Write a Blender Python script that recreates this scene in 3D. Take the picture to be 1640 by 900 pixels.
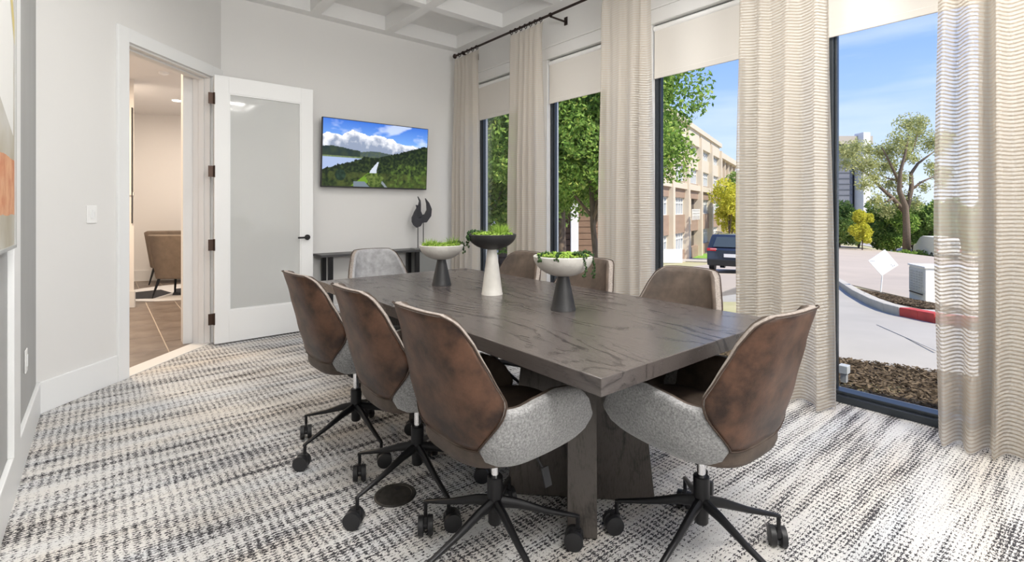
import bpy, bmesh, math, random
import numpy as np
from mathutils import Vector, Matrix, noise

for o in list(bpy.data.objects):
    bpy.data.objects.remove(o)
C = bpy.context.scene.collection
SC = bpy.context.scene
PI = math.pi
random.seed(7)
rng = np.random.default_rng(7)

# ------------------------------------------------------------------ camera
FPX, CXP, CYP, HC = 785.0, 820.0, 336.0, 1.22
AZ = math.atan(657 / 785)
SA, CA = math.sin(AZ), math.cos(AZ)
cam = bpy.data.cameras.new('camera')
camo = bpy.data.objects.new('camera', cam)
C.objects.link(camo)
camo.location = (0, 0, HC)
camo.rotation_euler = (PI / 2, 0, -AZ)
cam.sensor_fit = 'HORIZONTAL'
cam.sensor_width = 36
cam.lens = FPX / 1640 * 36
cam.shift_y = -(450 - CYP) / 1640
cam.clip_start = 0.05
cam.clip_end = 900
SC.camera = camo

# ------------------------------------------------------------------ view
SC.view_settings.view_transform = 'Standard'
SC.view_settings.look = 'None'
SC.view_settings.gamma = 1
SC.view_settings.use_curve_mapping = False
SC.view_settings.exposure = 0.35

# ------------------------------------------------------------------ sky
world = bpy.data.worlds.new('sky')
SC.world = world
world.use_nodes = True
nt = world.node_tree
for n in list(nt.nodes):
    nt.nodes.remove(n)
wo = nt.nodes.new('ShaderNodeOutputWorld')
wb = nt.nodes.new('ShaderNodeBackground')
tc = nt.nodes.new('ShaderNodeTexCoord')
sep = nt.nodes.new('ShaderNodeSeparateXYZ')
rp = nt.nodes.new('ShaderNodeValToRGB')
nt.links.new(tc.outputs['Generated'], sep.inputs[0])
nt.links.new(sep.outputs['Z'], rp.inputs[0])
e = rp.color_ramp.elements
e[0].position = 0.0; e[0].color = (0.72, 0.80, 0.96, 1)
e[1].position = 1.0; e[1].color = (0.05, 0.14, 0.55, 1)
for p_, c_ in ((0.08, (0.62, 0.74, 0.96, 1)), (0.2, (0.36, 0.54, 0.95, 1)), (0.38, (0.16, 0.34, 0.88, 1))):
    q_ = e.new(p_); q_.color = c_
mp = nt.nodes.new('ShaderNodeMapping'); mp.inputs['Scale'].default_value = (1.6, 1.6, 11)
nz = nt.nodes.new('ShaderNodeTexNoise'); nz.inputs['Scale'].default_value = 1.7; nz.inputs['Detail'].default_value = 5
nr = nt.nodes.new('ShaderNodeValToRGB'); nr.color_ramp.elements[0].position = 0.44; nr.color_ramp.elements[1].position = 0.78
nr.color_ramp.elements[1].color = (0.5, 0.5, 0.5, 1)
mx = nt.nodes.new('ShaderNodeMix'); mx.data_type = 'RGBA'
mx.inputs[7].default_value = (0.86, 0.90, 1.0, 1)
nt.links.new(tc.outputs['Generated'], mp.inputs[0]); nt.links.new(mp.outputs[0], nz.inputs[0])
nt.links.new(nz.outputs[0], nr.inputs[0]); nt.links.new(nr.outputs[0], mx.inputs[0])
nt.links.new(rp.outputs[0], mx.inputs[6]); nt.links.new(mx.outputs[2], wb.inputs[0])
wb.inputs[1].default_value = 1.0
nt.links.new(wb.outputs[0], wo.inputs[0])

# ------------------------------------------------------------------ sun + large lights
def sun(direction, energy, col, angle):
    l = bpy.data.lights.new('sun', 'SUN'); l.energy = energy; l.color = col; l.angle = math.radians(angle)
    o = bpy.data.objects.new('sun', l); C.objects.link(o)
    o.rotation_euler = Vector(direction).to_track_quat('-Z', 'Y').to_euler()
sun((0.10, 0.80, -0.95), 4.8, (1.0, 0.91, 0.77), 0.6)

def area(name, loc, size, power, col=(1, 1, 1), direction=(0, 0, -1), sizey=None):
    l = bpy.data.lights.new(name, 'AREA'); l.energy = power; l.color = col
    l.shape = 'RECTANGLE'; l.size = size; l.size_y = sizey or size
    o = bpy.data.objects.new(name, l); C.objects.link(o); o.location = loc
    o.rotation_euler = Vector(direction).to_track_quat('-Z', 'Y').to_euler()
    return o
# unseen fill lamps added in the coffers over the table and behind the photographer
for y_, p_ in ((2.9, 12), (1.1, 21), (-0.73, 36)):
    for x_ in (0.47, 2.11):
        area('coffer_fill', (x_, y_, 3.36), 0.55, p_, (1.0, 0.97, 0.93))
area('upward_fill', (0.9, -1.6, 1.9), 1.2, 98, (1.0, 0.98, 0.96), (0.12, 0.55, 0.8))  # unseen fill lamp added behind the camera, aimed up to brighten the ceiling
area('hall_light', (-0.35, 6.6, 2.8), 0.5, 60, (1.0, 0.78, 0.55))
area('hall_light', (0.3, 8.6, 2.8), 0.5, 40, (1.0, 0.86, 0.72))

# ------------------------------------------------------------------ pixel helpers (measurements taken from the photograph)
def FR(F, R): return (F * SA + R * CA, F * CA - R * SA)
def fwd(x, y): return x * SA + y * CA
def gz(F):
    return -0.03 if F < 3.6 else (-0.03 - 0.083 * (F - 3.6) if F < 50 else -0.03 - 0.083 * 46.4)
def at(px, py, z=0.0):
    F = (HC - z) * FPX / (py - CYP); x, y = FR(F, (px - CXP) / FPX * F); return Vector((x, y, z))
def onX(px, py, X):
    r = (px - CXP) / FPX; F = X / (SA + r * CA); x, y = FR(F, r * F); return Vector((X, y, HC - (py - CYP) / FPX * F))
def onY(px, py, Y):
    r = (px - CXP) / FPX; F = Y / (CA - r * SA); x, y = FR(F, r * F); return Vector((x, Y, HC - (py - CYP) / FPX * F))
def onF(px, py, F):
    x, y = FR(F, (px - CXP) / FPX * F); return Vector((x, y, HC - (py - CYP) / FPX * F))
def gp(px, py, dz=0.0):
    k = (py - CYP) / FPX
    F = (HC + 0.03 - 0.083 * 3.6 - dz) / (k - 0.083) if k > 0.084 else 1e9
    if F > 50 or F < 0: F = (HC - gz(99) - dz) / k
    if F < 3.6: F = (HC + 0.03 - dz) / k
    x, y = FR(F, (px - CXP) / FPX * F); return Vector((x, y, gz(F) + dz))

# ------------------------------------------------------------------ materials
MATS = {}
def mat(name, col=(0.8, 0.8, 0.8), rough=0.5, metal=0.0, var=0.0, vscale=8.0, bump=0.0, bscale=60.0, spec=0.5, col2=None, stretch=(1, 1, 1), sheen=0.0, coat=0.0, emit=None):
    m = bpy.data.materials.new(name); m.use_nodes = True
    t = m.node_tree; b = t.nodes['Principled BSDF']
    b.inputs['Base Color'].default_value = (*col, 1); b.inputs['Roughness'].default_value = rough
    b.inputs['Metallic'].default_value = metal; b.inputs['Specular IOR Level'].default_value = spec
    if sheen: b.inputs['Sheen Weight'].default_value = sheen
    if coat: b.inputs['Coat Weight'].default_value = coat
    if emit: b.inputs['Emission Color'].default_value = (*emit[0], 1); b.inputs['Emission Strength'].default_value = emit[1]
    tc = t.nodes.new('ShaderNodeTexCoord'); mp = t.nodes.new('ShaderNodeMapping'); mp.inputs['Scale'].default_value = stretch
    t.links.new(tc.outputs['Object'], mp.inputs[0])
    if var or col2:
        n = t.nodes.new('ShaderNodeTexNoise'); n.inputs['Scale'].default_value = vscale; n.inputs['Detail'].default_value = 5; n.inputs['Roughness'].default_value = 0.6
        r = t.nodes.new('ShaderNodeValToRGB'); r.color_ramp.elements[0].position = 0.34; r.color_ramp.elements[1].position = 0.66
        c2 = col2 or tuple(min(1, c * (1 + var)) for c in col); c1 = col if col2 else tuple(c * (1 - var) for c in col)
        r.color_ramp.elements[0].color = (*c1, 1); r.color_ramp.elements[1].color = (*c2, 1)
        t.links.new(mp.outputs[0], n.inputs[0]); t.links.new(n.outputs[0], r.inputs[0]); t.links.new(r.outputs[0], b.inputs['Base Color'])
    if bump:
        n2 = t.nodes.new('ShaderNodeTexNoise'); n2.inputs['Scale'].default_value = bscale; n2.inputs['Detail'].default_value = 3
        bm_ = t.nodes.new('ShaderNodeBump'); bm_.inputs['Strength'].default_value = bump; bm_.inputs['Distance'].default_value = 0.01
        t.links.new(mp.outputs[0], n2.inputs[0]); t.links.new(n2.outputs[0], bm_.inputs['Height']); t.links.new(bm_.outputs[0], b.inputs['Normal'])
    MATS[name] = m
    return m

wallw = mat('wall_paint', (0.74, 0.735, 0.72), 0.6, bump=0.03, bscale=300)
trimw = mat('trim_paint', (0.82, 0.83, 0.83), 0.35)
ceilw = mat('ceiling_paint', (0.80, 0.80, 0.79), 0.6)
greyw = mat('grey_wallcovering', (0.40, 0.405, 0.40), 0.55, var=0.06, vscale=3, stretch=(1, 1, 0.3))
hallw = mat('hall_paint', (0.76, 0.735, 0.71), 0.6)
hallb = mat('hall_trim', (0.74, 0.73, 0.71), 0.5)
darkal = mat('dark_aluminium', (0.035, 0.042, 0.05), 0.35, 0.3)
blackm = mat('black_metal', (0.016, 0.016, 0.018), 0.38, 0.4)
blackp = mat('black_plastic', (0.018, 0.018, 0.02), 0.45)
tyregrey = mat('caster_cap', (0.04, 0.042, 0.045), 0.4)
bronze = mat('bronze_hinge', (0.06, 0.035, 0.025), 0.4, 0.6)
rodm = mat('rod_bronze', (0.03, 0.018, 0.015), 0.35, 0.5)
chrome = mat('chrome', (0.8, 0.8, 0.82), 0.12, 1.0)
plast = mat('white_plastic', (0.85, 0.85, 0.84), 0.3)
shadef = mat('shade_fabric', (0.72, 0.69, 0.645), 0.8)
leather = mat('brown_leather', (0.022, 0.011, 0.007), 0.42, col2=(0.125, 0.062, 0.037), vscale=10, bump=0.08, bscale=220, spec=0.35)
inner = mat('inner_leather', (0.050, 0.036, 0.028), 0.55, col2=(0.115, 0.085, 0.065), vscale=9, bump=0.1, bscale=260, spec=0.4)
inner_sheen = mat('inner_grey_sheen', (0.23, 0.23, 0.235), 0.85, col2=(0.34, 0.34, 0.35), vscale=22, bump=0.15, bscale=400)  # lighter grey copy of the inner leather, window sheen put into the colour
fabric = mat('grey_fabric', (0.15, 0.15, 0.152), 0.9, col2=(0.36, 0.358, 0.355), vscale=150, bump=0.3, bscale=420, sheen=0.3)
trimf = mat('trim_fabric', (0.20, 0.17, 0.15), 0.9, col2=(0.34, 0.30, 0.27), vscale=120, bump=0.2, bscale=380)
seam = mat('seam_thread', (0.05, 0.03, 0.02), 0.7)
ceramw = mat('white_ceramic', (0.58, 0.56, 0.52), 0.45, var=0.05, vscale=30, bump=0.08, bscale=120)
ceramb = mat('black_ceramic', (0.022, 0.022, 0.023), 0.5, bump=0.08, bscale=120)
soil = mat('soil', (0.03, 0.02, 0.012), 0.9)
sculpt = mat('sculpture_iron', (0.035, 0.035, 0.042), 0.5)
consolem = mat('console_dark', (0.05, 0.05, 0.052), 0.4)
consglass = mat('console_grey', (0.22, 0.225, 0.22), 0.3)
tanup = mat('tan_upholstery', (0.20, 0.15, 0.11), 0.7, var=0.1, vscale=14)
tanin = mat('tan_upholstery_inner', (0.50, 0.43, 0.37), 0.8)
rugm = mat('rug_white', (0.72, 0.71, 0.70), 0.9)
rugb = mat('rug_black', (0.03, 0.03, 0.035), 0.9)

def leafmat(name, c1, c2, c3=None):
    m = bpy.data.materials.new(name); m.use_nodes = True; t = m.node_tree
    for n in list(t.nodes): t.nodes.remove(n)
    out = t.nodes.new('ShaderNodeOutputMaterial'); g = t.nodes.new('ShaderNodeNewGeometry')
    r = t.nodes.new('ShaderNodeValToRGB'); r.color_ramp.elements[0].color = (*c1, 1); r.color_ramp.elements[1].color = (*c2, 1)
    if c3:
        q = r.color_ramp.elements.new(0.85); q.color = (*c2, 1); r.color_ramp.elements[2].color = (*c3, 1)
    t.links.new(g.outputs['Random Per Island'], r.inputs[0])
    d = t.nodes.new('ShaderNodeBsdfDiffuse'); tr = t.nodes.new('ShaderNodeBsdfTranslucent'); mx = t.nodes.new('ShaderNodeMixShader'); mx.inputs[0].default_value = 0.35
    t.links.new(r.outputs[0], d.inputs[0]); t.links.new(r.outputs[0], tr.inputs[0])
    t.links.new(d.outputs[0], mx.inputs[1]); t.links.new(tr.outputs[0], mx.inputs[2]); t.links.new(mx.outputs[0], out.inputs[0])
    return m
leafA = leafmat('leaf_green', (0.10, 0.20, 0.04), (0.34, 0.50, 0.12), (0.60, 0.66, 0.18))
leafB = leafmat('leaf_mid', (0.12, 0.22, 0.06), (0.36, 0.50, 0.15), (0.60, 0.64, 0.22))
leafY = leafmat('leaf_yellow', (0.45, 0.48, 0.06), (0.80, 0.74, 0.12))
leafS = leafmat('leaf_sparse', (0.34, 0.38, 0.16), (0.62, 0.62, 0.30))
leafG = leafmat('plant_bright', (0.16, 0.30, 0.04), (0.46, 0.62, 0.14))
leafD = leafmat('plant_dark', (0.03, 0.06, 0.03), (0.10, 0.17, 0.07))
bark = mat('bark', (0.16, 0.12, 0.09), 0.9, var=0.3, vscale=6, stretch=(4, 4, 1))
barkl = mat('bark_light', (0.34, 0.29, 0.24), 0.9, var=0.3, vscale=6, stretch=(4, 4, 1))

def glassmat(name, tint=(0.98, 0.99, 0.985), refl=0.3):
    m = bpy.data.materials.new(name); m.use_nodes = True; t = m.node_tree
    for n in list(t.nodes): t.nodes.remove(n)
    out = t.nodes.new('ShaderNodeOutputMaterial'); a = t.nodes.new('ShaderNodeBsdfTransparent'); a.inputs[0].default_value = (*tint, 1)
    gl = t.nodes.new('ShaderNodeBsdfGlossy'); gl.inputs['Roughness'].default_value = 0.0
    fr = t.nodes.new('ShaderNodeFresnel'); fr.inputs[0].default_value = 1.25
    mu = t.nodes.new('ShaderNodeMath'); mu.operation = 'MULTIPLY'; mu.inputs[1].default_value = refl
    mx = t.nodes.new('ShaderNodeMixShader'); t.links.new(fr.outputs[0], mu.inputs[0]); t.links.new(mu.outputs[0], mx.inputs[0])
    t.links.new(a.outputs[0], mx.inputs[1]); t.links.new(gl.outputs[0], mx.inputs[2]); t.links.new(mx.outputs[0], out.inputs[0])
    return m
glass = glassmat('window_glass')
frost = mat('frosted_glass', (0.54, 0.55, 0.54), 0.04, spec=0.75)

# sheer striped curtain
def curtainmat():
    m = bpy.data.materials.new('sheer_stripe'); m.use_nodes = True; t = m.node_tree
    for n in list(t.nodes): t.nodes.remove(n)
    N = t.nodes.new; L = t.links.new
    out = N('ShaderNodeOutputMaterial'); tc = N('ShaderNodeTexCoord'); sp = N('ShaderNodeSeparateXYZ'); L(tc.outputs['Object'], sp.inputs[0])
    def M(op, a, b=None):
        n = N('ShaderNodeMath'); n.operation = op
        for i, v in enumerate((a, b)):
            if v is None: continue
            if isinstance(v, (int, float)): n.inputs[i].default_value = v
            else: L(v, n.inputs[i])
        return n.outputs[0]
    nz = N('ShaderNodeTexNoise'); nz.inputs['Scale'].default_value = 60; L(tc.outputs['Object'], nz.inputs[0])
    zz = M('ADD', M('MULTIPLY', sp.outputs[2], 1 / 0.0195), M('MULTIPLY', nz.outputs[0], 0.25))
    s = M('SINE', M('MULTIPLY', zz, 2 * PI))
    line = M('MULTIPLY', M('ADD', s, -0.10), 3.0)
    c = N('ShaderNodeClamp'); L(line, c.inputs[0])
    hem = M('LESS_THAN', sp.outputs[2], 0.13)
    op = M('ADD', M('ADD', 0.56, M('MULTIPLY', c.outputs[0], 0.42)), M('MULTIPLY', hem, 0.15))
    cl = N('ShaderNodeClamp'); L(op, cl.inputs[0])
    col = N('ShaderNodeMix'); col.data_type = 'RGBA'; L(c.outputs[0], col.inputs[0])
    col.inputs[6].default_value = (0.92, 0.88, 0.81, 1); col.inputs[7].default_value = (0.52, 0.455, 0.38, 1)
    d = N('ShaderNodeBsdfDiffuse'); tr = N('ShaderNodeBsdfTranslucent'); L(col.outputs[2], d.inputs[0]); L(col.outputs[2], tr.inputs[0])
    m1 = N('ShaderNodeMixShader'); m1.inputs[0].default_value = 0.52; L(d.outputs[0], m1.inputs[1]); L(tr.outputs[0], m1.inputs[2])
    ta = N('ShaderNodeBsdfTransparent'); m2 = N('ShaderNodeMixShader'); L(cl.outputs[0], m2.inputs[0]); L(ta.outputs[0], m2.inputs[1]); L(m1.outputs[0], m2.inputs[2])
    L(m2.outputs[0], out.inputs[0])
    return m
curtm = curtainmat()

def nodemat(name):
    m = bpy.data.materials.new(name); m.use_nodes = True; t = m.node_tree
    b = t.nodes['Principled BSDF']
    N = t.nodes.new; L = t.links.new
    tc = N('ShaderNodeTexCoord')
    def M(op, a, b_=None, c_=None):
        n = N('ShaderNodeMath'); n.operation = op
        for i, v in enumerate((a, b_, c_)):
            if v is None: continue
            if isinstance(v, (int, float)): n.inputs[i].default_value = v
            else: L(v, n.inputs[i])
        return n.outputs[0]
    def noise_(scale, stretch=(1, 1, 1), detail=3, rough=0.5, loc=(0, 0, 0)):
        mp = N('ShaderNodeMapping'); mp.inputs['Scale'].default_value = stretch; mp.inputs['Location'].default_value = loc
        n = N('ShaderNodeTexNoise'); n.inputs['Scale'].default_value = scale; n.inputs['Detail'].default_value = detail; n.inputs['Roughness'].default_value = rough
        L(tc.outputs['Object'], mp.inputs[0]); L(mp.outputs[0], n.inputs[0]); return n.outputs[0]
    def ramp(v, *stops):
        r = N('ShaderNodeValToRGB'); el = r.color_ramp.elements
        el[0].position, el[0].color = stops[0][0], (*stops[0][1], 1); el[1].position, el[1].color = stops[-1][0], (*stops[-1][1], 1)
        for p, c in stops[1:-1]:
            q = el.new(p); q.color = (*c, 1)
        L(v, r.inputs[0]); return r.outputs[0]
    def mix(f, a, b_, mode='MIX'):
        n = N('ShaderNodeMix'); n.data_type = 'RGBA'; n.blend_type = mode
        for i, v in ((0, f), (6, a), (7, b_)):
            if isinstance(v, (int, float)): n.inputs[i].default_value = v
            elif isinstance(v, tuple): n.inputs[i].default_value = (*v, 1)
            else: L(v, n.inputs[i])
        return n.outputs[2]
    return m, t, b, tc, M, noise_, ramp, mix, N, L

# carpet: cream loop pile with rows of charcoal dashes
def carpetmat():
    m, t, b, tc, M, nz, ramp, mix, N, L = nodemat('carpet')
    sp = N('ShaderNodeSeparateXYZ'); L(tc.outputs['Object'], sp.inputs[0])
    warp = M('MULTIPLY', M('SUBTRACT', nz(9, (1, 1, 1), 2), 0.5), 0.9)
    warp2 = M('MULTIPLY', M('SUBTRACT', nz(70, (1, 1.6, 1), 2, loc=(3, 1, 0)), 0.5), 0.9)
    u = M('SINE', M('MULTIPLY', M('ADD', M('MULTIPLY', sp.outputs[0], 1 / 0.031), warp), 2 * PI))
    v = M('SINE', M('MULTIPLY', M('ADD', M('ADD', M('MULTIPLY', sp.outputs[1], 1 / 0.0155), warp2), M('MULTIPLY', sp.outputs[0], 3)), 2 * PI))
    streak = M('SUBTRACT', nz(1.0, (0.9, 8, 1), 4, 0.6), 0.5)
    streak2 = M('SUBTRACT', nz(1.0, (2.2, 30, 1), 3, 0.6, (5, 2, 0)), 0.5)
    fine = M('SUBTRACT', nz(150, (0.7, 1.4, 1), 2), 0.5)
    grit = M('SUBTRACT', nz(420, (1, 1, 1), 2), 0.5)
    tot = M('ADD', M('MULTIPLY', u, 0.12), M('MULTIPLY', v, 0.13))
    tot = M('ADD', tot, M('MULTIPLY', streak, 1.15)); tot = M('ADD', tot, M('MULTIPLY', streak2, 1.0))
    tot = M('ADD', tot, M('MULTIPLY', fine, 1.8)); tot = M('ADD', tot, M('MULTIPLY', grit, 0.5))
    f = M('ADD', tot, 0.41)
    base = ramp(f, (0.44, (0.70, 0.685, 0.665)), (0.51, (0.46, 0.44, 0.43)), (0.57, (0.06, 0.058, 0.063)))
    tint = ramp(nz(1.0, (0.6, 4.5, 1), 3, 0.55, (9, 4, 0)), (0.33, (1.0, 0.95, 0.89)), (0.5, (1, 1, 1)), (0.68, (0.90, 0.95, 1.02)))
    L(mix(0.8, base, tint, 'MULTIPLY'), b.inputs['Base Color'])
    b.inputs['Roughness'].default_value = 0.95; b.inputs['Specular IOR Level'].default_value = 0.1
    bp = N('ShaderNodeBump'); bp.inputs['Strength'].default_value = 0.5; bp.inputs['Distance'].default_value = 0.006
    L(M('SUBTRACT', 1.0, f), bp.inputs['Height']); L(bp.outputs[0], b.inputs['Normal'])
    return m
carpet = carpetmat()

# dark oak with cathedral grain (grain runs along local y)
def oakmat(name, c1, c2, rough, stretch=(1, 0.16, 1), rings=26):
    m, t, b, tc, M, nz, ramp, mix, N, L = nodemat(name)
    big = M('ADD', nz(1.9, stretch, 2, 0.4), M('MULTIPLY', nz(14, (1, .45, 1), 3, 0.6, (2, 2, 2)), 0.055))
    tri = M('PINGPONG', M('MULTIPLY', big, rings), 1.0)
    line = M('POWER', tri, 3.0)
    pores = nz(70, (stretch[0] * 2.4, stretch[1] * 0.5, stretch[2] * 2.4), 3, 0.65)
    patch = nz(1.3, (1.6, 0.6, 1), 3)
    msk = M('MULTIPLY', M('SUBTRACT', nz(3.4, (1.6, 0.5, 1), 3, 0.55, (4, 4, 4)), 0.30), 2.6)
    f = M('MULTIPLY', line, M('MULTIPLY', msk, 0.8))
    f = M('ADD', f, M('MULTIPLY', M('SUBTRACT', pores, 0.5), 1.6))
    f = M('ADD', f, M('MULTIPLY', M('SUBTRACT', patch, 0.5), 0.5))
    L(ramp(f, (0.05, c2), (0.75, c1)), b.inputs['Base Color'])
    L(M('ADD', rough, M('MULTIPLY', f, 0.10)), b.inputs['Roughness'])
    bp = N('ShaderNodeBump'); bp.inputs['Strength'].default_value = 0.12; bp.inputs['Distance'].default_value = 0.003
    L(M('SUBTRACT', 1.0, f), bp.inputs['Height']); L(bp.outputs[0], b.inputs['Normal'])
    return m
oak = oakmat('oak_top', (0.022, 0.018, 0.017), (0.088, 0.076, 0.071), 0.24, (1, 0.24, 1), 54)
oakleg = oakmat('oak_leg', (0.022, 0.018, 0.016), (0.090, 0.077, 0.068), 0.5, (1.6, 1.6, 0.22), 40)

tilem = mat('hall_tile', (0.13, 0.098, 0.078), 0.35, col2=(0.24, 0.195, 0.165), vscale=4)
grout = mat('grout', (0.52, 0.45, 0.38), 0.8)
concm = mat('concrete_drive', (0.45, 0.425, 0.385), 0.85, var=0.05, vscale=1.2, bump=0.05, bscale=40)
roadm = mat('road_concrete', (0.49, 0.42, 0.35), 0.9, var=0.05, vscale=0.5)
curbm = mat('curb_concrete', (0.53, 0.50, 0.44), 0.85, var=0.08, vscale=5)
redm = mat('red_curb', (0.55, 0.06, 0.05), 0.7, var=0.15, vscale=6)
mulchm = mat('mulch', (0.075, 0.05, 0.032), 0.95, col2=(0.24, 0.175, 0.115), vscale=26, bump=0.9, bscale=45)
chipm = leafmat('mulch_chips', (0.045, 0.033, 0.022), (0.26, 0.20, 0.14))
grassm = mat('verge_grass', (0.42, 0.40, 0.20), 0.95, col2=(0.52, 0.47, 0.30), vscale=0.8)
lawnm = mat('lawn', (0.16, 0.34, 0.05), 0.95, col2=(0.26, 0.46, 0.08), vscale=2)
sidew = mat('sidewalk', (0.52, 0.49, 0.45), 0.85, var=0.04, vscale=2)

# ------------------------------------------------------------------ mesh helpers
class MB:
    def __init__(s): s.v = []; s.f = []; s.mi = []
    def add(s, vs, fs, mi=0):
        k = len(s.v); s.v += [tuple(p) for p in vs]; s.f += [tuple(i + k for i in q) for q in fs]; s.mi += [mi] * len(fs)
    def box(s, x0, x1, y0, y1, z0, z1, mi=0):
        s.add([(x0, y0, z0), (x1, y0, z0), (x1, y1, z0), (x0, y1, z0), (x0, y0, z1), (x1, y0, z1), (x1, y1, z1), (x0, y1, z1)],
              [(0, 3, 2, 1), (4, 5, 6, 7), (0, 1, 5, 4), (1, 2, 6, 5), (2, 3, 7, 6), (3, 0, 4, 7)], mi)
    def obox(s, c, ux, uy, uz, hx, hy, hz, mi=0):
        c = Vector(c); ux = Vector(ux).normalized() * hx; uy = Vector(uy).normalized() * hy; uz = Vector(uz).normalized() * hz
        vs = [c + ux * a + uy * b + uz * d for d in (-1, 1) for a, b in ((-1, -1), (1, -1), (1, 1), (-1, 1))]
        s.add(vs, [(0, 3, 2, 1), (4, 5, 6, 7), (0, 1, 5, 4), (1, 2, 6, 5), (2, 3, 7, 6), (3, 0, 4, 7)], mi)
    def bar(s, p, q, w, h, up=(0, 0, 1), mi=0):
        p = Vector(p); q = Vector(q); d = q - p; side = d.cross(Vector(up)).normalized(); u = side.cross(d).normalized()
        s.obox((p + q) / 2, d, side, u, d.length / 2, w / 2, h / 2, mi)
    def tube(s, pts, r, n=10, mi=0, caps=True):
        pts = [Vector(p) for p in pts]; rs = r if isinstance(r, (list, tuple)) else [r] * len(pts)
        rings = []; ref = None
        for i, p in enumerate(pts):
            d = (pts[min(i + 1, len(pts) - 1)] - pts[max(i - 1, 0)]).normalized()
            if ref is None: ref = Vector((0, 0, 1)) if abs(d.z) < 0.9 else Vector((1, 0, 0))
            a = (ref - d * ref.dot(d)).normalized(); ref = a; b = d.cross(a)
            rings.append([p + (a * math.cos(2 * PI * k / n) + b * math.sin(2 * PI * k / n)) * rs[i] for k in range(n)])
        vs = [v for rg in rings for v in rg]
        fs = [(i * n + k, i * n + (k + 1) % n, (i + 1) * n + (k + 1) % n, (i + 1) * n + k) for i in range(len(pts) - 1) for k in range(n)]
        if caps: fs += [tuple(range(n - 1, -1, -1)), tuple((len(pts) - 1) * n + k for k in range(n))]
        s.add(vs, fs, mi)
    def lathe(s, prof, n=32, c=(0, 0, 0), mi=0, sx=1, sy=1):
        vs = []; fs = []
        for r, z in prof:
            for k in range(n):
                t = 2 * PI * k / n; vs.append((c[0] + r * math.cos(t) * sx, c[1] + r * math.sin(t) * sy, c[2] + z))
        for i in range(len(prof) - 1):
            for k in range(n): fs.append((i * n + k, i * n + (k + 1) % n, (i + 1) * n + (k + 1) % n, (i + 1) * n + k))
        fs += [tuple(range(n - 1, -1, -1)), tuple((len(prof) - 1) * n + k for k in range(n))]
        s.add(vs, fs, mi)
    def prism(s, poly, d0, d1, axis='z', mi=0):
        n = len(poly)
        def P(p, d): return (p[0], p[1], d) if axis == 'z' else ((p[0], d, p[1]) if axis == 'y' else (d, p[0], p[1]))
        vs = [P(p, d0) for p in poly] + [P(p, d1) for p in poly]
        s.add(vs, [tuple(range(n - 1, -1, -1)), tuple(range(n, 2 * n))] + [(i, (i + 1) % n, (i + 1) % n + n, i + n) for i in range(n)], mi)
    def build(s, name, mats, parent=None, smooth=False, bevel=0.0, sub=0, loc=None, kind=None, weld=False):
        me = bpy.data.meshes.new(name); me.from_pydata(s.v, [], s.f)
        mats = mats if isinstance(mats, (list, tuple)) else [mats]
        for m in mats: me.materials.append(m)
        if len(mats) > 1: me.polygons.foreach_set('material_index', s.mi)
        bm = bmesh.new(); bm.from_mesh(me)
        if weld: bmesh.ops.remove_doubles(bm, verts=bm.verts, dist=1e-5)
        bmesh.ops.recalc_face_normals(bm, faces=bm.faces); bm.to_mesh(me); bm.free()
        if smooth:
            me.polygons.foreach_set('use_smooth', [True] * len(me.polygons))
        o = bpy.data.objects.new(name, me); C.objects.link(o)
        if smooth == 'auto':
            me.set_sharp_from_angle(angle=math.radians(35))
        if bevel:
            b = o.modifiers.new('bevel', 'BEVEL'); b.width = bevel; b.segments = 2; b.limit_method = 'ANGLE'
        if sub:
            b = o.modifiers.new('sub', 'SUBSURF'); b.levels = sub; b.render_levels = sub
        if loc: o.location = loc
        if parent: o.parent = parent
        if kind: o['kind'] = kind
        return o
def tag(o, label=None, cat=None, group=None, kind=None):
    if label: o['label'] = label
    if cat: o['category'] = cat
    if group: o['group'] = group
    if kind: o['kind'] = kind
    return o
def thing(name, label, cat, loc=(0, 0, 0), rz=0, group=None, kind=None):
    o = bpy.data.objects.new(name, None); C.objects.link(o); o.empty_display_size = 0.1
    o.location = loc; o.rotation_euler = (0, 0, rz)
    return tag(o, label, cat, group, kind)
def kids(o): return [c for c in ALLK if c.parent == o]
def copy_tree(o, parent=None):
    c = o.copy(); C.objects.link(c); c.parent = parent
    for ch in [x for x in o.children]: copy_tree(ch, c)
    return c
def bx(name, x0, x1, y0, y1, z0, z1, m, parent=None, bevel=0.0, kind='structure', label=None):
    b = MB(); b.box(x0, x1, y0, y1, z0, z1); o = b.build(name, m, parent, bevel=bevel)
    if not parent: tag(o, label, None, None, kind)
    return o

# ================================================================== ROOM
XW, XL, YB, YN = 3.58, -0.30, 5.33, -2.6      # window wall, left wall, far wall, near wall
ZC, ZT = 3.26, 3.42                            # beam underside, coffer ceiling
A0 = Vector((-0.30, 4.05)); A1 = Vector((0.866, 5.33))
AD = (A1 - A0).normalized(); AN = Vector((AD.y, -AD.x))     # along the angled wall, into the room
ALEN = (A1 - A0).length
def aw(t, n): p = A0 + AD * t + AN * n; return (p.x, p.y)

fl = MB(); fl.prism([(XL - .02, YN), (XW + .02, YN), (XW + .02, YB), (A1.x, YB + .0), aw(ALEN, -.0), aw(0, 0), (XL - .02, 4.03)], -0.04, 0.0)
tag(fl.build('floor', carpet), 'cream and charcoal flecked carpet with rows of dashes', None, None, 'structure')

# far wall
bx('wall_far', A1.x - .3, XW + .3, YB, YB + .15, 0, 3.6, wallw, label='plain off-white wall behind the television')
# left wall, grey wallcovering
bx('wall_left', XL - .15, XL, YN, 4.2, 0, 3.6, greyw, label='grey covered wall at the left edge')
bx('wall_near', XL - .1, XW + .2, YN - .15, YN, 0, 3.6, wallw, label='off-white wall behind the viewer')
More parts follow.
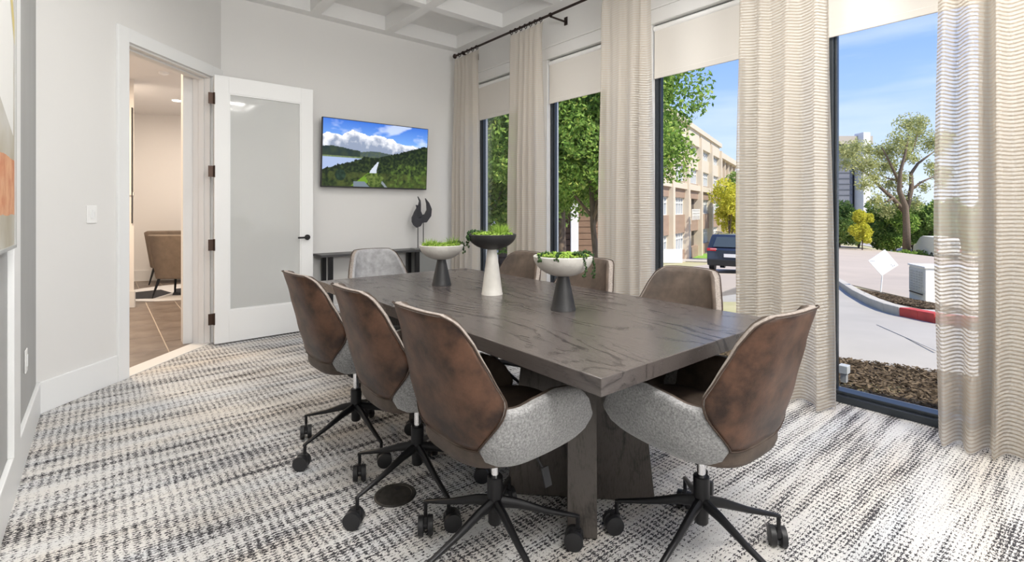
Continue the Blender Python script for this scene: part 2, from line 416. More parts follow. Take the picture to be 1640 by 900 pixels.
# angled wall with doorway, cut in three
def awall(name, t0, t1, z0, z1, m, n0=-0.14, n1=0.0, label=None, parent=None, kind='structure', bevel=0.0):
    b = MB(); b.prism([aw(t0, n0), aw(t1, n0), aw(t1, n1), aw(t0, n1)], z0, z1)
    o = b.build(name, m, parent, bevel=bevel)
    if not parent: tag(o, label, None, None, kind)
    return o
def aray(px):      # parameter along the angled wall under a pixel column
    r = (px - CXP) / FPX; d = Vector((SA + r * CA, CA - r * SA))
    # A0 + AD t = d s
    det = AD.x * (-d.y) - AD.y * (-d.x); return (-A0.x * (-d.y) + A0.y * (-d.x)) / det
TJ0, TJ1 = aray(203), aray(338)
ZD = 2.44
wp = thing('wall_angled', 'off-white angled wall that holds the open doorway', None, kind='structure')
awall('wall_section', -0.2, TJ0, 0, 3.6, wallw, parent=wp)
awall('wall_section', TJ1, ALEN + .12, 0, 3.6, wallw, parent=wp)
awall('wall_section', TJ0, TJ1, ZD, 3.6, wallw, parent=wp)

# window wall
jam = [4.96, 3.705, 2.43, 1.13, -0.17, -1.45]          # far jambs of the windows
WW = 0.79
ZH = 2.79
ww = thing('wall_window', 'off-white wall of piers between the tall windows', None, kind='structure')
edges = [YB] + [v for j in jam for v in (j, j - WW)] + [YN]
for i in range(0, len(edges), 2):
    bx('pier', XW, XW + .17, edges[i + 1], edges[i], 0, ZH, wallw, ww)
bx('header', XW, XW + .17, YN, YB, ZH, 3.6, wallw, ww)
for i, j in enumerate(jam):
    w = thing('window_%d' % (i + 1), 'tall dark-framed fixed window, number %d from the far corner' % (i + 1), None, (XW, j - WW / 2, 0), kind='structure')
    w['label'] = ['narrow dark-framed window nearest the far corner', 'dark-framed window behind the middle plant bowl', 'dark-framed window showing the office building', 'dark-framed window showing the street sign', 'dark-framed window beside the viewer', 'dark-framed window behind the viewer'][i]
    h = WW / 2
    b = MB(); b.box(0.0, .13, -h, h, 0, .045); b.box(.03, .12, -h, h, .045, .065); b.build('window_sill', darkal, w, bevel=.004)
    b = MB(); b.box(.045, .115, h - .034, h, .045, ZH); b.box(.06, .10, h - .05, h - .034, .06, ZH)
    b.box(.045, .115, -h, -h + .05, .045, ZH); b.box(.06, .10, -h + .05, -h + .075, .06, ZH); b.box(.045, .115, -h, h, ZH - .05, ZH); b.build('window_frame', darkal, w, bevel=.004)
    b = MB(); b.box(.078, .084, -h + .05, h - .05, .05, ZH - .04); b.build('pane', glass, w)
    # roller shade hung inside the opening
    sh = thing('roller_shade', ['roller shade in the window nearest the far corner', 'roller shade in the second window from the far corner', 'roller shade in the window facing the office building',
               'roller shade in the rightmost window, facing the street sign', 'roller shade of the window beside the viewer', 'roller shade of the window behind the viewer'][i], 'blind', (XW, j - WW / 2, 2.33), group=None)
    sh['label'] = 'half-lowered off-white ' + sh['label']
    b = MB(); b.box(.022, .025, -h + .012, h - .012, 0.045, ZH - 2.33 - .03); b.build('shade_fabric', shadef, sh)
    b = MB(); b.box(.016, .031, -h + .012, h - .012, 0.0, .045); b.build('hem_bar', shadef, sh, bevel=.004)
    b = MB(); b.tube([(.032, -h + .01, ZH - 2.33 - .035), (.032, h - .01, ZH - 2.33 - .035)], .024, 14); b.build('roller', plast, sh, smooth='auto')
tr = MB(); tr.box(XW - .018, XW, YN, YB, ZH + .0, ZH + .115); tr.box(XW - .028, XW, YN, YB, ZH + .115, ZH + .135)
tag(tr.build('trim_1', wallw, bevel=.003), 'flat band running above the windows', None, None, 'structure')

# ceiling with coffers
cp = thing('ceiling', 'white coffered ceiling', None, kind='structure')
bx('ceiling_panel', XL - .1, XW + .2, YN, YB + .1, ZT, ZT + .1, ceilw, cp)
for name, x0, x1, y0, y1 in [('ceiling_beam', XL, XW, YB - .13, YB), ('ceiling_beam', XW - .14, XW, YN, YB - .13)] + \
        [('ceiling_beam', x, x + .11, YN, YB - .13) for x in (0.0, 0.83, 1.645, 2.47)]:
    bx(name, x0, x1, y0, y1, ZC, ZT, ceilw, cp)
for y in (4.28, 3.36, 2.44, 1.52, 0.60, -0.32, -1.24, -2.2):
    for x0, x1 in ((.11, .83), (.94, 1.645), (1.755, 2.47), (2.58, XW - .14)):
        bx('ceiling_beam', x0, x1, y, y + .11, ZC, ZT, ceilw, cp)

# baseboards
def abase(name, t0, t1, label):
    b = MB(); b.prism([aw(t0, -.0), aw(t1, -.0), aw(t1, .018), aw(t0, .018)], 0, .19)
    tag(b.build(name, trimw, bevel=.004), label, None, None, 'structure')
CS = TJ0 - .095
abase('baseboard_angled', 0.0, CS, 'tall white baseboard under the light switch')
bx('baseboard_left', XL, XL + .02, YN, 4.06, 0, .19, trimw, bevel=.004, label='tall white baseboard along the grey wall')
bx('baseboard_far', A1.x, XW, YB - .018, YB, 0, .19, trimw, bevel=.004, label='white baseboard along the far wall')
bx('trim_2', XL, XL + .022, 2.885, 3.09, .19, 3.4, trimw, bevel=.003, label='white vertical trim board on the grey wall')

# door casing (door_1) and the open door leaf
d1 = thing('door_1', 'white cased doorway with the glazed door swung open against the far wall', None, kind='structure')
def ab(name, t0, t1, n0, n1, z0, z1, m, bevel=.003):
    b = MB(); b.prism([aw(t0, n0), aw(t1, n0), aw(t1, n1), aw(t0, n1)], z0, z1); return b.build(name, m, d1, bevel=bevel)
ab('casing', TJ0 - .095, TJ0, .0, .022, 0, ZD + .10, trimw)
ab('casing', TJ1, ALEN - .004, .0, .022, 0, ZD + .10, trimw)
ab('casing', TJ0, TJ1, .0, .022, ZD, ZD + .10, trimw)
ab('jamb', TJ0 - .001, TJ0 + .018, -.16, .0, 0, ZD, hallb)
ab('jamb', TJ1 - .018, TJ1 + .001, -.16, .0, 0, ZD, hallb)
ab('jamb', TJ0, TJ1, -.16, .0, ZD - .018, ZD, hallb)
ab('door_stop', TJ1 - .03, TJ1 - .018, -.10, -.05, 0, ZD, hallb)
ab('door_stop', TJ0, TJ1, -.10, -.05, ZD - .034, ZD - .018, hallb)
ab('threshold', TJ0, TJ1, -.15, .01, -0.005, .006, hallb)
# leaf
hx, hy = 0.775, 5.085
leaf = Matrix.Translation((hx, hy, 0)) @ Matrix.Rotation(math.radians(0.8), 4, 'Z')
LW, LT = .865, .04
b = MB()
b.box(0, .115, 0, LT, .012, ZD - .005); b.box(LW - .115, LW, 0, LT, .012, ZD - .005)
b.box(.115, LW - .115, 0, LT, .012, .30); b.box(.115, LW - .115, 0, LT, ZD - .155, ZD - .005)
lf = b.build('door_leaf', trimw, None, bevel=.002); lf.matrix_world = leaf; lf.parent = d1
b = MB(); b.box(.115, LW - .115, .014, .026, .30, ZD - .155); g = b.build('glass_panel', frost, lf)
b = MB()
for (x0, x1, z0, z1) in ((.115, .127, .30, ZD - .155), (LW - .127, LW - .115, .30, ZD - .155), (.127, LW - .127, .30, .312), (.127, LW - .127, ZD - .167, ZD - .155)):
    b.box(x0, x1, .004, .014, z0, z1)
b.build('glazing_bead', trimw, lf)
for z in (.24, .905, 1.565, 2.22):
    b = MB(); b.box(-.048, -.004, .0, .004, z - .05, z + .05); b.tube([(-.003, -.006, z - .052), (-.003, -.006, z + .052)], .008, 8)
    b.build('hinge', bronze, lf)
b = MB(); b.tube([(LW - .058, -.001, .945), (LW - .058, -.014, .945)], .027, 20)
b.tube([(LW - .058, -.012, .945), (LW - .058, -.05, .945)], .010, 10); b.tube([(LW - .052, -.05, .945), (LW - .16, -.052, .945)], .009, 10)
b.build('door_handle', blackm, lf, smooth='auto')

# light switch on the angled wall, outlet on the grey wall
def plate(name, label, w, h, rocker):
    t = thing(name, label, 'switch' if rocker else 'outlet')
    b = MB(); b.box(-w / 2, w / 2, -.006, 0, -h / 2, h / 2); b.build('cover_plate', plast, t, bevel=.003)
    b = MB(); b.box(-.013, .013, -.010, -.006, -.030, .030)
    if rocker: b.box(.016, .021, -.009, -.006, -.02, .02)
    b.build('rocker' if rocker else 'socket', trimw, t, bevel=.002)
    return t
ts = aray(146); p = aw(ts, .001); t = plate('light_switch', 'white dimmer light switch on the angled wall left of the doorway', .075, .118, True)
t.location = (p[0], p[1], 1.19); t.rotation_euler = (0, 0, math.atan2(AD.y, AD.x))
pp = onX(40, 578, XL); t = plate('power_outlet', 'white wall outlet low on the grey wall', .075, .118, False); t.location = (XL + .001, pp.y, pp.z); t.rotation_euler = (0, 0, PI / 2)
t = plate('power_outlet', 'white wall outlet seen through the lower door glass', .075, .118, False); t.location = (1.32, YB - .001, .42)

# abstract painting on the grey wall
def paintmat():
    m, t, b, tc, M, nz, ramp, mix, N, L = nodemat('painting')
    sp = N('ShaderNodeSeparateXYZ'); L(tc.outputs['Object'], sp.inputs[0]); y, z = sp.outputs[1], sp.outputs[2]
    n = M('SUBTRACT', nz(4, (1, 1, 1), 4, 0.6), 0.5)
    base = ramp(nz(2.5, (1, 1, 1), 4), (0.35, (0.40, 0.36, 0.27)), (0.55, (0.52, 0.50, 0.44)), (0.7, (0.60, 0.60, 0.60)))
    def inside(v, a, c):
        v = M('ADD', v, M('MULTIPLY', n, 0.04)); return M('MULTIPLY', M('GREATER_THAN', v, a), M('LESS_THAN', v, c))
    orange = M('MULTIPLY', inside(y, 2.3, 2.80), inside(z, 1.20, 1.42))
    col = mix(orange, base, ramp(nz(14), (0.3, (0.55, 0.20, 0.09)), (0.7, (0.72, 0.40, 0.22))))
    wv = M('SUBTRACT', z, M('MULTIPLY', M('SUBTRACT', 2.75, y), 1.4)); wh = M('MULTIPLY', M('MULTIPLY', M('LESS_THAN', wv, 1.92), M('GREATER_THAN', M('ADD', z, M('MULTIPLY', M('SUBTRACT', y, 2.75), .3)), 1.52)), M('LESS_THAN', y, 2.77))
    col = mix(wh, col, (0.80, 0.80, 0.78))
    yl = M('MULTIPLY', M('GREATER_THAN', wv, 1.95), M('LESS_THAN', wv, 2.05)); col = mix(yl, col, (0.62, 0.52, 0.20))
    L(col, b.inputs['Base Color']); b.inputs['Roughness'].default_value = 0.6
    return m
t = thing('painting', 'abstract painting with white and orange blocks on the grey wall', 'painting')
b = MB(); b.box(XL + .002, XL + .03, 1.7, 2.80, 1.08, 3.0); b.build('canvas', paintmat(), t)
b = MB(); b.box(XL + .002, XL + .036, 2.80, 2.812, 1.068, 3.012); b.box(XL + .002, XL + .036, 1.688, 2.812, 1.068, 1.08); b.box(XL + .002, XL + .036, 1.688, 1.70, 1.068, 3.012); b.build('picture_frame', greyw, t)

# floor box
t = thing('floor_box', 'round black power outlet cover set in the carpet', 'outlet', tuple(at(633, 793)))
b = MB(); b.lathe([(.088, 0), (.088, .003), (.082, .006), (.070, .006), (.068, .0045), (0.001, .0045)], 40); b.build('cover', mat('floor_box_metal', (0.045, 0.042, 0.038), 0.5, 0.3, var=.3, vscale=40), t)
b = MB(); b.lathe([(.014, 0.004), (.014, .0056), (.001, .0056)], 16, (.028, .03, 0)); b.build('latch', blackp, t)

# ================================================================== HALL beyond the doorway
hf = thing('hall_floor', 'brown rectangular floor tiles in the hall', None, kind='structure')
def hpt(px, F): return FR(F, (px - CXP) / FPX * F)
b = MB(); b.prism([(-1.9, 3.9), aw(-.3, -.14), aw(ALEN + 1.2, -.14), (2.6, 11), (-1.9, 11)], -.05, -.006); b.build('grout_bed', grout, hf)
tw, tl, gx = .305, .61, .010
proto = None
for i in range(-4, 8):
    for j in range(0, 13):
        x = .14 + i * tw; y = 4.02 + j * tl + (tl / 2 if i % 2 else 0)
        cx, cy = x + tw / 2, y + tl / 2
        n = (Vector((cx, cy)) - A0).dot(AN)
        tA = (Vector((cx, cy)) - A0).dot(AD)
        if n > .10 or cy > 10.6: continue
        if cx < -1.2 or tA < -.2 and n > -.6: continue
        # view cone through the doorway
        F = fwd(cx, cy); R = cx * CA - cy * SA; px = CXP + FPX * R / F
        if px < 150 or px > 345: continue
        if n > -.55:   # cut against the threshold line
            poly = [(x + gx / 2, y + gx / 2), (x + tw - gx / 2, y + gx / 2), (x + tw - gx / 2, y + tl - gx / 2), (x + gx / 2, y + tl - gx / 2)]
            out = []
            for k in range(4):
                a_, c_ = Vector(poly[k]), Vector(poly[(k + 1) % 4]); na = (a_ - A0).dot(AN) + .14; nc = (c_ - A0).dot(AN) + .14
                if na <= 0: out.append(tuple(a_))
                if (na < 0) != (nc < 0): q_ = a_ + (c_ - a_) * (na / (na - nc)); out.append(tuple(q_))
            if len(out) < 3: continue
            b = MB(); b.prism(out, -.02, .0); b.build('tile', tilem, hf)
        else:
            if proto is None:
                b = MB(); b.box(-tw / 2 + gx / 2, tw / 2 - gx / 2, -tl / 2 + gx / 2, tl / 2 - gx / 2, -.02, 0); proto = b.build('tile', tilem, hf, bevel=.002); o = proto
            else:
                o = proto.copy(); C.objects.link(o)
            o.location = (cx, cy, random.uniform(-.001, 0))
wl = thing('wall_hall', 'pale hall walls with white baseboard beyond the doorway', None, kind='structure')
P0 = Vector(hpt(150, 8.22)); P1 = Vector(hpt(420, 8.9)); dd = (P1 - P0).normalized(); nn = Vector((dd.y, -dd.x))
if nn.dot(-P0) < 0: nn = -nn
def wallseg(name, p, q, nrm, z0, z1, th0, th1, m):
    b = MB(); b.prism([tuple(p + nrm * th0), tuple(q + nrm * th0), tuple(q + nrm * th1), tuple(p + nrm * th1)], z0, z1); return b.build(name, m, wl)
wallseg('wall_panel', P0, P1, nn, 0, 2.86, -.1, 0, hallw); wallseg('baseboard', P0, P1, nn, 0, .18, 0, .02, hallb)
# near left return wall
Q0 = Vector(hpt(214.5, 6.15)); q = MB()
dq = Vector(FR(1, -.765)).normalized(); left = Vector((-CA, SA))
c0 = Q0; c1 = Q0 + left * 1.6; back = Vector((SA, CA)) * .0
q.prism([tuple(c0), tuple(c1), tuple(c1 + Vector((SA, CA)) * .15), tuple(c0 + Vector((SA, CA)) * .15 + left * .13)], 0, 2.86); q.build('wall_return', hallw, wl)
q = MB(); q.prism([tuple(c0 - left * .02 - Vector((SA, CA)) * .02), tuple(c1 - Vector((SA, CA)) * .02), tuple(c1), tuple(c0 - left * .02)], 0, .20); q.build('baseboard', hallb, wl)
q = MB(); q.prism([tuple(c0 - left * .01 - Vector((SA, CA)) * .015), tuple(c1 - Vector((SA, CA)) * .015), tuple(c1), tuple(c0 - left * .01)], 1.40, 1.44); q.build('chair_rail', hallb, wl)
q = MB(); qq = c0 + left * .012 - Vector((SA, CA)) * .016; q.box(qq.x - .006, qq.x + .006, qq.y - .006, qq.y + .006, 1.05, 2.5); q.build('dark_edge_strip', blackm, wl)
# enclosure
bx('wall_hall_left', -2.0, -1.9, 3.6, 11, 0, 2.9, hallw, label='hall wall out of sight on the left')
bx('wall_hall_right', 2.6, 2.7, 5.5, 11, 0, 2.9, hallw, label='hall wall out of sight on the right')
bx('wall_hall_end', -1.9, 2.6, 11, 11.1, 0, 2.9, hallw, label='hall end wall out of sight')
b = MB(); b.prism([(-1.9, 3.6), aw(-.5, -.14), aw(ALEN + .2, -.14), (2.6, 5.5), (2.6, 11), (-1.9, 11)], 2.86, 2.94)
tag(b.build('ceiling_hall', hallw), 'white hall ceiling', None, None, 'structure')
lp = onF(285, 176, 7.35)
t = thing('recessed_light', 'lit round recessed downlight in the hall ceiling', 'light', (lp.x, lp.y, 2.86))
b = MB(); b.lathe([(.09, 0), (.09, -.006), (.075, -.008), (.074, 0)], 28); b.build('trim_ring', plast, t)
b = MB(); b.lathe([(.074, -.002), (.074, -.004), (.001, -.004)], 28); b.build('lens', mat('downlight_lens', (1, 1, 1), .5, emit=((1.0, .95, .86), 9)), t)
t = thing('smoke_detector', 'small white disc on the hall ceiling', 'detector', tuple(onF(262, 134, 5.85).xy) + (2.86,))
b = MB(); b.lathe([(.055, 0), (.05, -.02), (.02, -.03), (.001, -.03)], 20); b.build('housing', plast, t)

# rug and lounge chairs
rc = at(300, 466)
t = thing('rug', 'round black and white patterned rug under the tan chairs', 'rug', (rc.x, rc.y, 0))
b = MB(); b.lathe([(.85, 0), (.85, .008), (.001, .008)], 48); b.build('rug_field', rugm, t)
b = MB()
for k in range(3):
    b.prism([(-.72 + k * .5, -.35), (-.45 + k * .5, -.5), (-.2 + k * .5, -.1), (-.3 + k * .5, .35), (-.62 + k * .5, .3)], .008, .0095)
b.build('rug_pattern', rugb, t)
def lounge(name, label, loc, rz):
    t = thing(name, label, 'chair', loc, rz, 'tan lounge chairs in the hall')
    b = MB()   # outer shell: trapezoid back with splayed wings, faces +y
    W0, W1 = .27, .36
    prof = [(-.30, .30), (-.36, .88)]
    vs = []
    pts = [(-.36, .26, .58), (-.33, -.20, .86), (-.27, -.30, .88), (.27, -.30, .88), (.33, -.20, .86), (.36, .26, .58)]
    low = [(-.27, .24), (-.25, -.16), (-.20, -.24), (.20, -.24), (.25, -.16), (.27, .24)]
    th = .06
    for (x, y, z), (lx, ly) in zip(pts, low):
        vs += [(lx, ly, .27), (x, y, z), (x * .84, y + (th if y < 0 else -.01), z), (lx * .84, ly + (th if ly < 0 else -.01), .27)]
    fs = []
    for i in range(5):
        a_, c_ = i * 4, i * 4 + 4
        fs += [(a_, c_, c_ + 1, a_ + 1), (a_ + 1, c_ + 1, c_ + 2, a_ + 2), (a_ + 2, c_ + 2, c_ + 3, a_ + 3), (a_ + 3, c_ + 3, c_, a_)]
    fs += [(0, 1, 2, 3), (23, 22, 21, 20)]
    b.add(vs, fs); b.build('backrest', tanup, t, bevel=.02)
    b = MB(); b.box(-.24, .24, -.18, .28, .29, .43); b.build('seat', tanin, t, bevel=.04)
    for sx in (-1, 1):
        for sy in (-1, 1):
            b = MB(); b.tube([(sx * .19, sy * .17, .30), (sx * .25, sy * .24, .0 if False else 0.0)], [.02, .010], 10); b.build('leg', blackm, t)
    return t
def gf(px, py, F=None): p = at(px, py); return (p.x, p.y, 0)
p = at(292, 478); lounge('lounge_chair', 'tan lounge chair with black legs seen from behind in the hall', (p.x + .02, p.y + .25, 0), math.radians(-38))
p = at(278, 456); lounge('lounge_chair', 'paler tan lounge chair half hidden behind the nearer one in the hall', (p.x - .0, p.y + .35, 0), math.radians(-18))
bpy.context.view_layer.update()

# ================================================================== TELEVISION
def tvpicture(w, h, nx=230, ny=130):
    me = bpy.data.meshes.new('screen')
    xs = np.linspace(0, 1, nx + 1); ys = np.linspace(0, 1, ny + 1)
    vs = [((x - .5) * w, 0, (y - .5) * h) for y in ys for x in xs]
    fs = [(j * (nx + 1) + i, j * (nx + 1) + i + 1, (j + 1) * (nx + 1) + i + 1, (j + 1) * (nx + 1) + i) for j in range(ny) for i in range(nx)]
    me.from_pydata(vs, [], fs)
    cols = np.ones((len(vs), 4), dtype=np.float32)
    def fb(x, y, s, o=4, seed=0.0): return noise.fractal(Vector((x * s, y * s * .56, seed)), 1.0, 2.0, o) 
    def lerp(a, b, t): t = max(0, min(1, t)); return tuple(a[i] + (b[i] - a[i]) * t for i in range(3))
    k = 0
    for y in ys:
        for x in xs:
            v = 1 - y    # 0 top
            n = fb(x, y, 9, 5, 1.0); n2 = fb(x, y, 40, 3, 5.0); n3 = fb(x, y, 16, 4, 8.0)
            c = lerp((0.04, 0.16, 0.62), (0.20, 0.42, 0.85), v * 2.6)
            ctop = .20 + .10 * abs(x - .35) - .06 * math.exp(-((x - .27) / .10) ** 2) - .03 * math.exp(-((x - .5) / .08) ** 2) + .16 * max(0, x - .55) + .05 * n
            if v > ctop:
                u = (v - ctop) / .30
                c = lerp((0.85, 0.86, 0.90), (0.26, 0.31, 0.42), u * 1.7 + .9 * n3)
                if u < .12 and n3 < .2: c = lerp(c, (0.95, 0.95, 0.97), .8)
            wis = fb(x * .5, y, 7, 4, 20.)
            if v < ctop: c = lerp(c, (0.75, 0.82, 0.95), min(.6, max(0, (wis + (x - .6) * .5 - .1) * 1.6)))
            hl = .455 - .055 * math.exp(-((x - .08) / .16) ** 2) + .03 * max(0, x - .3) * 0 + .008 * n
            mid = .475 - .035 * math.exp(-((x - .47) / .12) ** 2)
            if v > mid: c = lerp((0.05, 0.075, 0.085), (0.08, 0.11, 0.07), n2 + .5)
            if v > hl + (.10 if x > .33 else 0): c = lerp((0.012, 0.028, 0.030), (0.03, 0.05, 0.03), n3 + .5)
            if x < .36 and .545 < v: 
                c = (0.35, 0.44, 0.66) if v > .565 else lerp((0.10, 0.16, 0.06), (.2, .24, .12), n2 + .5)
            rh = .50 - (x - .45) * .26 if x > .45 else .50 + (.45 - x) * .42 
            rh = (.535 - .50 * max(0, x - .50)) if x > .35 else .56 + .55 * (.35 - x) - .0
            if v > rh + .012 * n2 * 2:
                d = (v - rh)
                c = lerp((0.004, 0.012, 0.006), (0.035, 0.060, 0.014), d * 1.4 + 1.1 * n2 + .1)
                if v > .78: c = lerp(c, (0.07, 0.09, 0.02), .3 + n3)
                if x > .62 and v > .62: c = lerp(c, (0.09, 0.15, 0.025), max(0, fb(x, y, 24, 3, 9)) * 1.6)
            # road
            rx = .50 - (v - .60) * .32 + .25 * max(0, v - .74) ; rw = .006 + (v - .60) * .16
            if .60 < v < .78 and abs(x - rx) < rw: c = (0.55, 0.60, 0.68)
            if v > .78:
                x2 = .46 + (v - .78) * .55
                if abs(x - x2) < .014: c = (0.22, 0.25, 0.28)
                if .24 + (1 - v) * .75 < x < .30 + (1 - v) * .62 + .06 and v < .985: c = (0.14, 0.27, 0.02)
                if v > .92 and .27 < x < .41 - (.98 - v) * .6: c = (0.16, 0.20, 0.24)
                if (x - .465) ** 2 / .006 + (v - .89) ** 2 / .012 < 1 + n3: c = lerp((0.03, 0.06, 0.01), (.13, .18, .04), n2 + .5)
            if (x - .155) ** 2 / .0022 + (v - .83) ** 2 / .007 < 1: c = lerp((.006, .02, .012), (.02, .05, .03), n2 + .4)
            cols[k, :3] = c; k += 1
    at_ = me.color_attributes.new('picture', 'FLOAT_COLOR', 'POINT'); at_.data.foreach_set('color', cols.ravel())
    m = bpy.data.materials.new('tv_picture'); m.use_nodes = True; t = m.node_tree; b = t.nodes['Principled BSDF']
    a = t.nodes.new('ShaderNodeVertexColor'); a.layer_name = 'picture'
    b.inputs['Base Color'].default_value = (0.01, 0.01, 0.01, 1); b.inputs['Roughness'].default_value = 0.25; b.inputs['Specular IOR Level'].default_value = .25
    t.links.new(a.outputs[0], b.inputs['Emission Color']); b.inputs['Emission Strength'].default_value = 1.0
    me.materials.append(m)
    return me
tv = thing('television', 'wall-mounted flat television showing a green valley and lake', 'television', (2.398, 5.235, 1.83))
TW, TH = 1.262, .735
tv.rotation_euler = (math.radians(3.5), 0, 0)
b = MB(); b.box(-TW / 2, TW / 2, -.018, .012, -TH / 2, TH / 2); b.build('casing', blackp, tv, bevel=.004)
b = MB(); b.box(-.30, .30, .012, .05, -.22, .22); b.build('mount_bracket', blackm, tv)
me = tvpicture(TW - .016, TH - .022); o = bpy.data.objects.new('screen', me); C.objects.link(o); o.parent = tv; o.location = (0, -.0195, .003)

# ================================================================== CONSOLE + SCULPTURE
con = thing('console_table', 'narrow black console table below the television', 'table', (2.40, 5.16, 0))
b = MB(); b.box(-.70, .72, -.13, .14, .735, .76); b.build('tabletop', consolem, con, bevel=.003)
for x in (-.62, .10, .38):
    b = MB(); b.box(x, x + .045, -.12, -.075, 0, .735); b.build('leg', blackm, con, bevel=.003)
    b = MB(); b.box(x, x + .045, .08, .125, 0, .735); b.build('leg', blackm, con, bevel=.003)
b = MB(); b.box(.425, .68, -.11, .12, .10, .735); b.build('cabinet', consglass, con, bevel=.003)
b = MB(); b.box(-.60, .66, -.11, .12, .10, .12); b.build('shelf', consolem, con)

def flame(cx, tip, flip, w, zb, zt, prong=True):
    # crescent flame outline in x-z
    s = -1 if flip else 1
    H_ = zt - zb
    o_ = [(0, 0), (.55, .10), (.92, .32), (.98, .48), (.75, .70), (.62, .85), (.72, 1.0), (.45, .86), (.40, .66), (.58, .44), (.42, .28), (.05, .26), (-.28, .36), (-.22, .55), (.02, .82), (-.05, .86), (-.50, .62), (-.85, .38), (-.70, .12)]
    return [(cx + s * a * w, zb + c * H_) for a, c in o_]
sc_ = thing('flame_sculpture', 'black two-piece flame sculpture on thin rods on the console', 'sculpture', (0, 0, 0))
y0 = 5.12
def px2(px, py): p = onY(px, py, y0); return (p.x, p.z)
big = [px2(*q) for q in ((668, 350), (674, 357), (683, 356), (690, 346), (691, 335), (687, 325), (681, 317.5), (683, 326), (683.5, 336), (680, 343), (676, 344), (673.5, 338), (673.5, 328), (673, 321), (669, 314.5), (671.5, 322), (670, 329), (665.5, 337), (665, 345))]
sml = [px2(*q) for q in ((660, 360), (665, 364.5), (671, 362), (675, 355), (673, 347), (669, 350), (665.5, 348), (665, 340), (668, 333), (667.5, 329), (664, 328), (665, 333), (661, 340), (657.5, 348), (657.5, 355))]
b = MB(); b.prism(big, y0 - .012, y0 + .012, 'y'); b.build('large_flame', sculpt, sc_, bevel=.002)
b = MB(); b.prism(sml, y0 - .045, y0 - .022, 'y'); b.build('small_flame', sculpt, sc_, bevel=.002)
a1 = px2(667, 362); a2 = px2(678, 354)
b = MB(); b.tube([(a1[0], y0 - .034, .772), (a1[0], y0 - .034, a1[1])], .005, 8); b.build('rod', blackm, sc_)
b = MB(); b.tube([(a2[0], y0, .772), (a2[0], y0, a2[1])], .005, 8); b.build('rod', blackm, sc_)
b = MB(); b.box(a1[0] - .06, a2[0] + .05, y0 - .07, y0 + .04, .760, .774); b.build('base', consglass, sc_, bevel=.002)

# ================================================================== CONFERENCE TABLE
tb = thing('conference_table', 'long dark oak conference table on crossed slab legs', 'table', (1.625, 2.04, 0), math.radians(-.8))
tl_, tw_ = 1.18, .565
b = MB(); b.box(-tw_, tw_, -tl_, tl_, .708, .76); b.build('tabletop', oak, tb, bevel=.0025)
for yy in (-.60, .66):
    for s in (1, -1):
        b = MB(); u = Vector((1, s)).normalized(); n = Vector((-u.y, u.x)) * .055
        hb, ht = .31, .235
        def sl(r, sg, off): q = Vector((-.03, yy)) + u * r * sg + n * off; return q
        vs = []
        for z, hh in ((0.004, hb), (.708, ht)):
            for sg, off in ((-1, -1), (1, -1), (1, 1), (-1, 1)):
                q = sl(hh, sg, off); vs.append((q.x, q.y, z))
        b.add(vs, [(0, 3, 2, 1), (4, 5, 6, 7), (0, 1, 5, 4), (1, 2, 6, 5), (2, 3, 7, 6), (3, 0, 4, 7)])
        b.build('leg', oakleg, tb, bevel=.003)

# ================================================================== SWIVEL CHAIR
def interp(x, pts):
    if x <= pts[0][0]: return pts[0][1]
    for (a, va), (b_, vb) in zip(pts, pts[1:]):
        if x <= b_:
            t = (x - a) / (b_ - a); t = t * t * (3 - 2 * t) * .35 + t * .65; return va + (vb - va) * t
    return pts[-1][1]
WZ = [(.36, .15), (.385, .215), (.42, .252), (.48, .272), (.62, .282), (.74, .268), (.90, .242)]
BZ = [(.36, -.10), (.385, -.165), (.42, -.205), (.48, -.235), (.62, -.275), (.78, -.318), (.92, -.362)]
YC = -.02
def S(l, z, off=0.0):
    """shell surface: l 0 back centre, 1 side, 2 arm front; z height; off = inward offset"""
    sg = -1 if l < 0 else 1; l = abs(l)
    W = interp(z, WZ) - off; B = interp(z, BZ) + off
    if l <= 1:
        ph = l * PI / 2; n = 2 / 3.0
        # top of the back is flatter than the bucket
        x = W * math.sin(ph) ** n; y = YC + (B - YC) * math.cos(ph) ** n
    else:
        t = l - 1; x = W - .030 * t * t; y = YC + t * .30
    return (sg * x, y, z)
def patch(mb, dom, nu, nv, off, mi=0):
    vs = [S(*dom(i / nu, j / nv), off) for j in range(nv + 1) for i in range(nu + 1)]
    fs = [(j * (nu + 1) + i, j * (nu + 1) + i + 1, (j + 1) * (nu + 1) + i + 1, (j + 1) * (nu + 1) + i) for j in range(nv) for i in range(nu)]
    mb.add(vs, fs, mi)
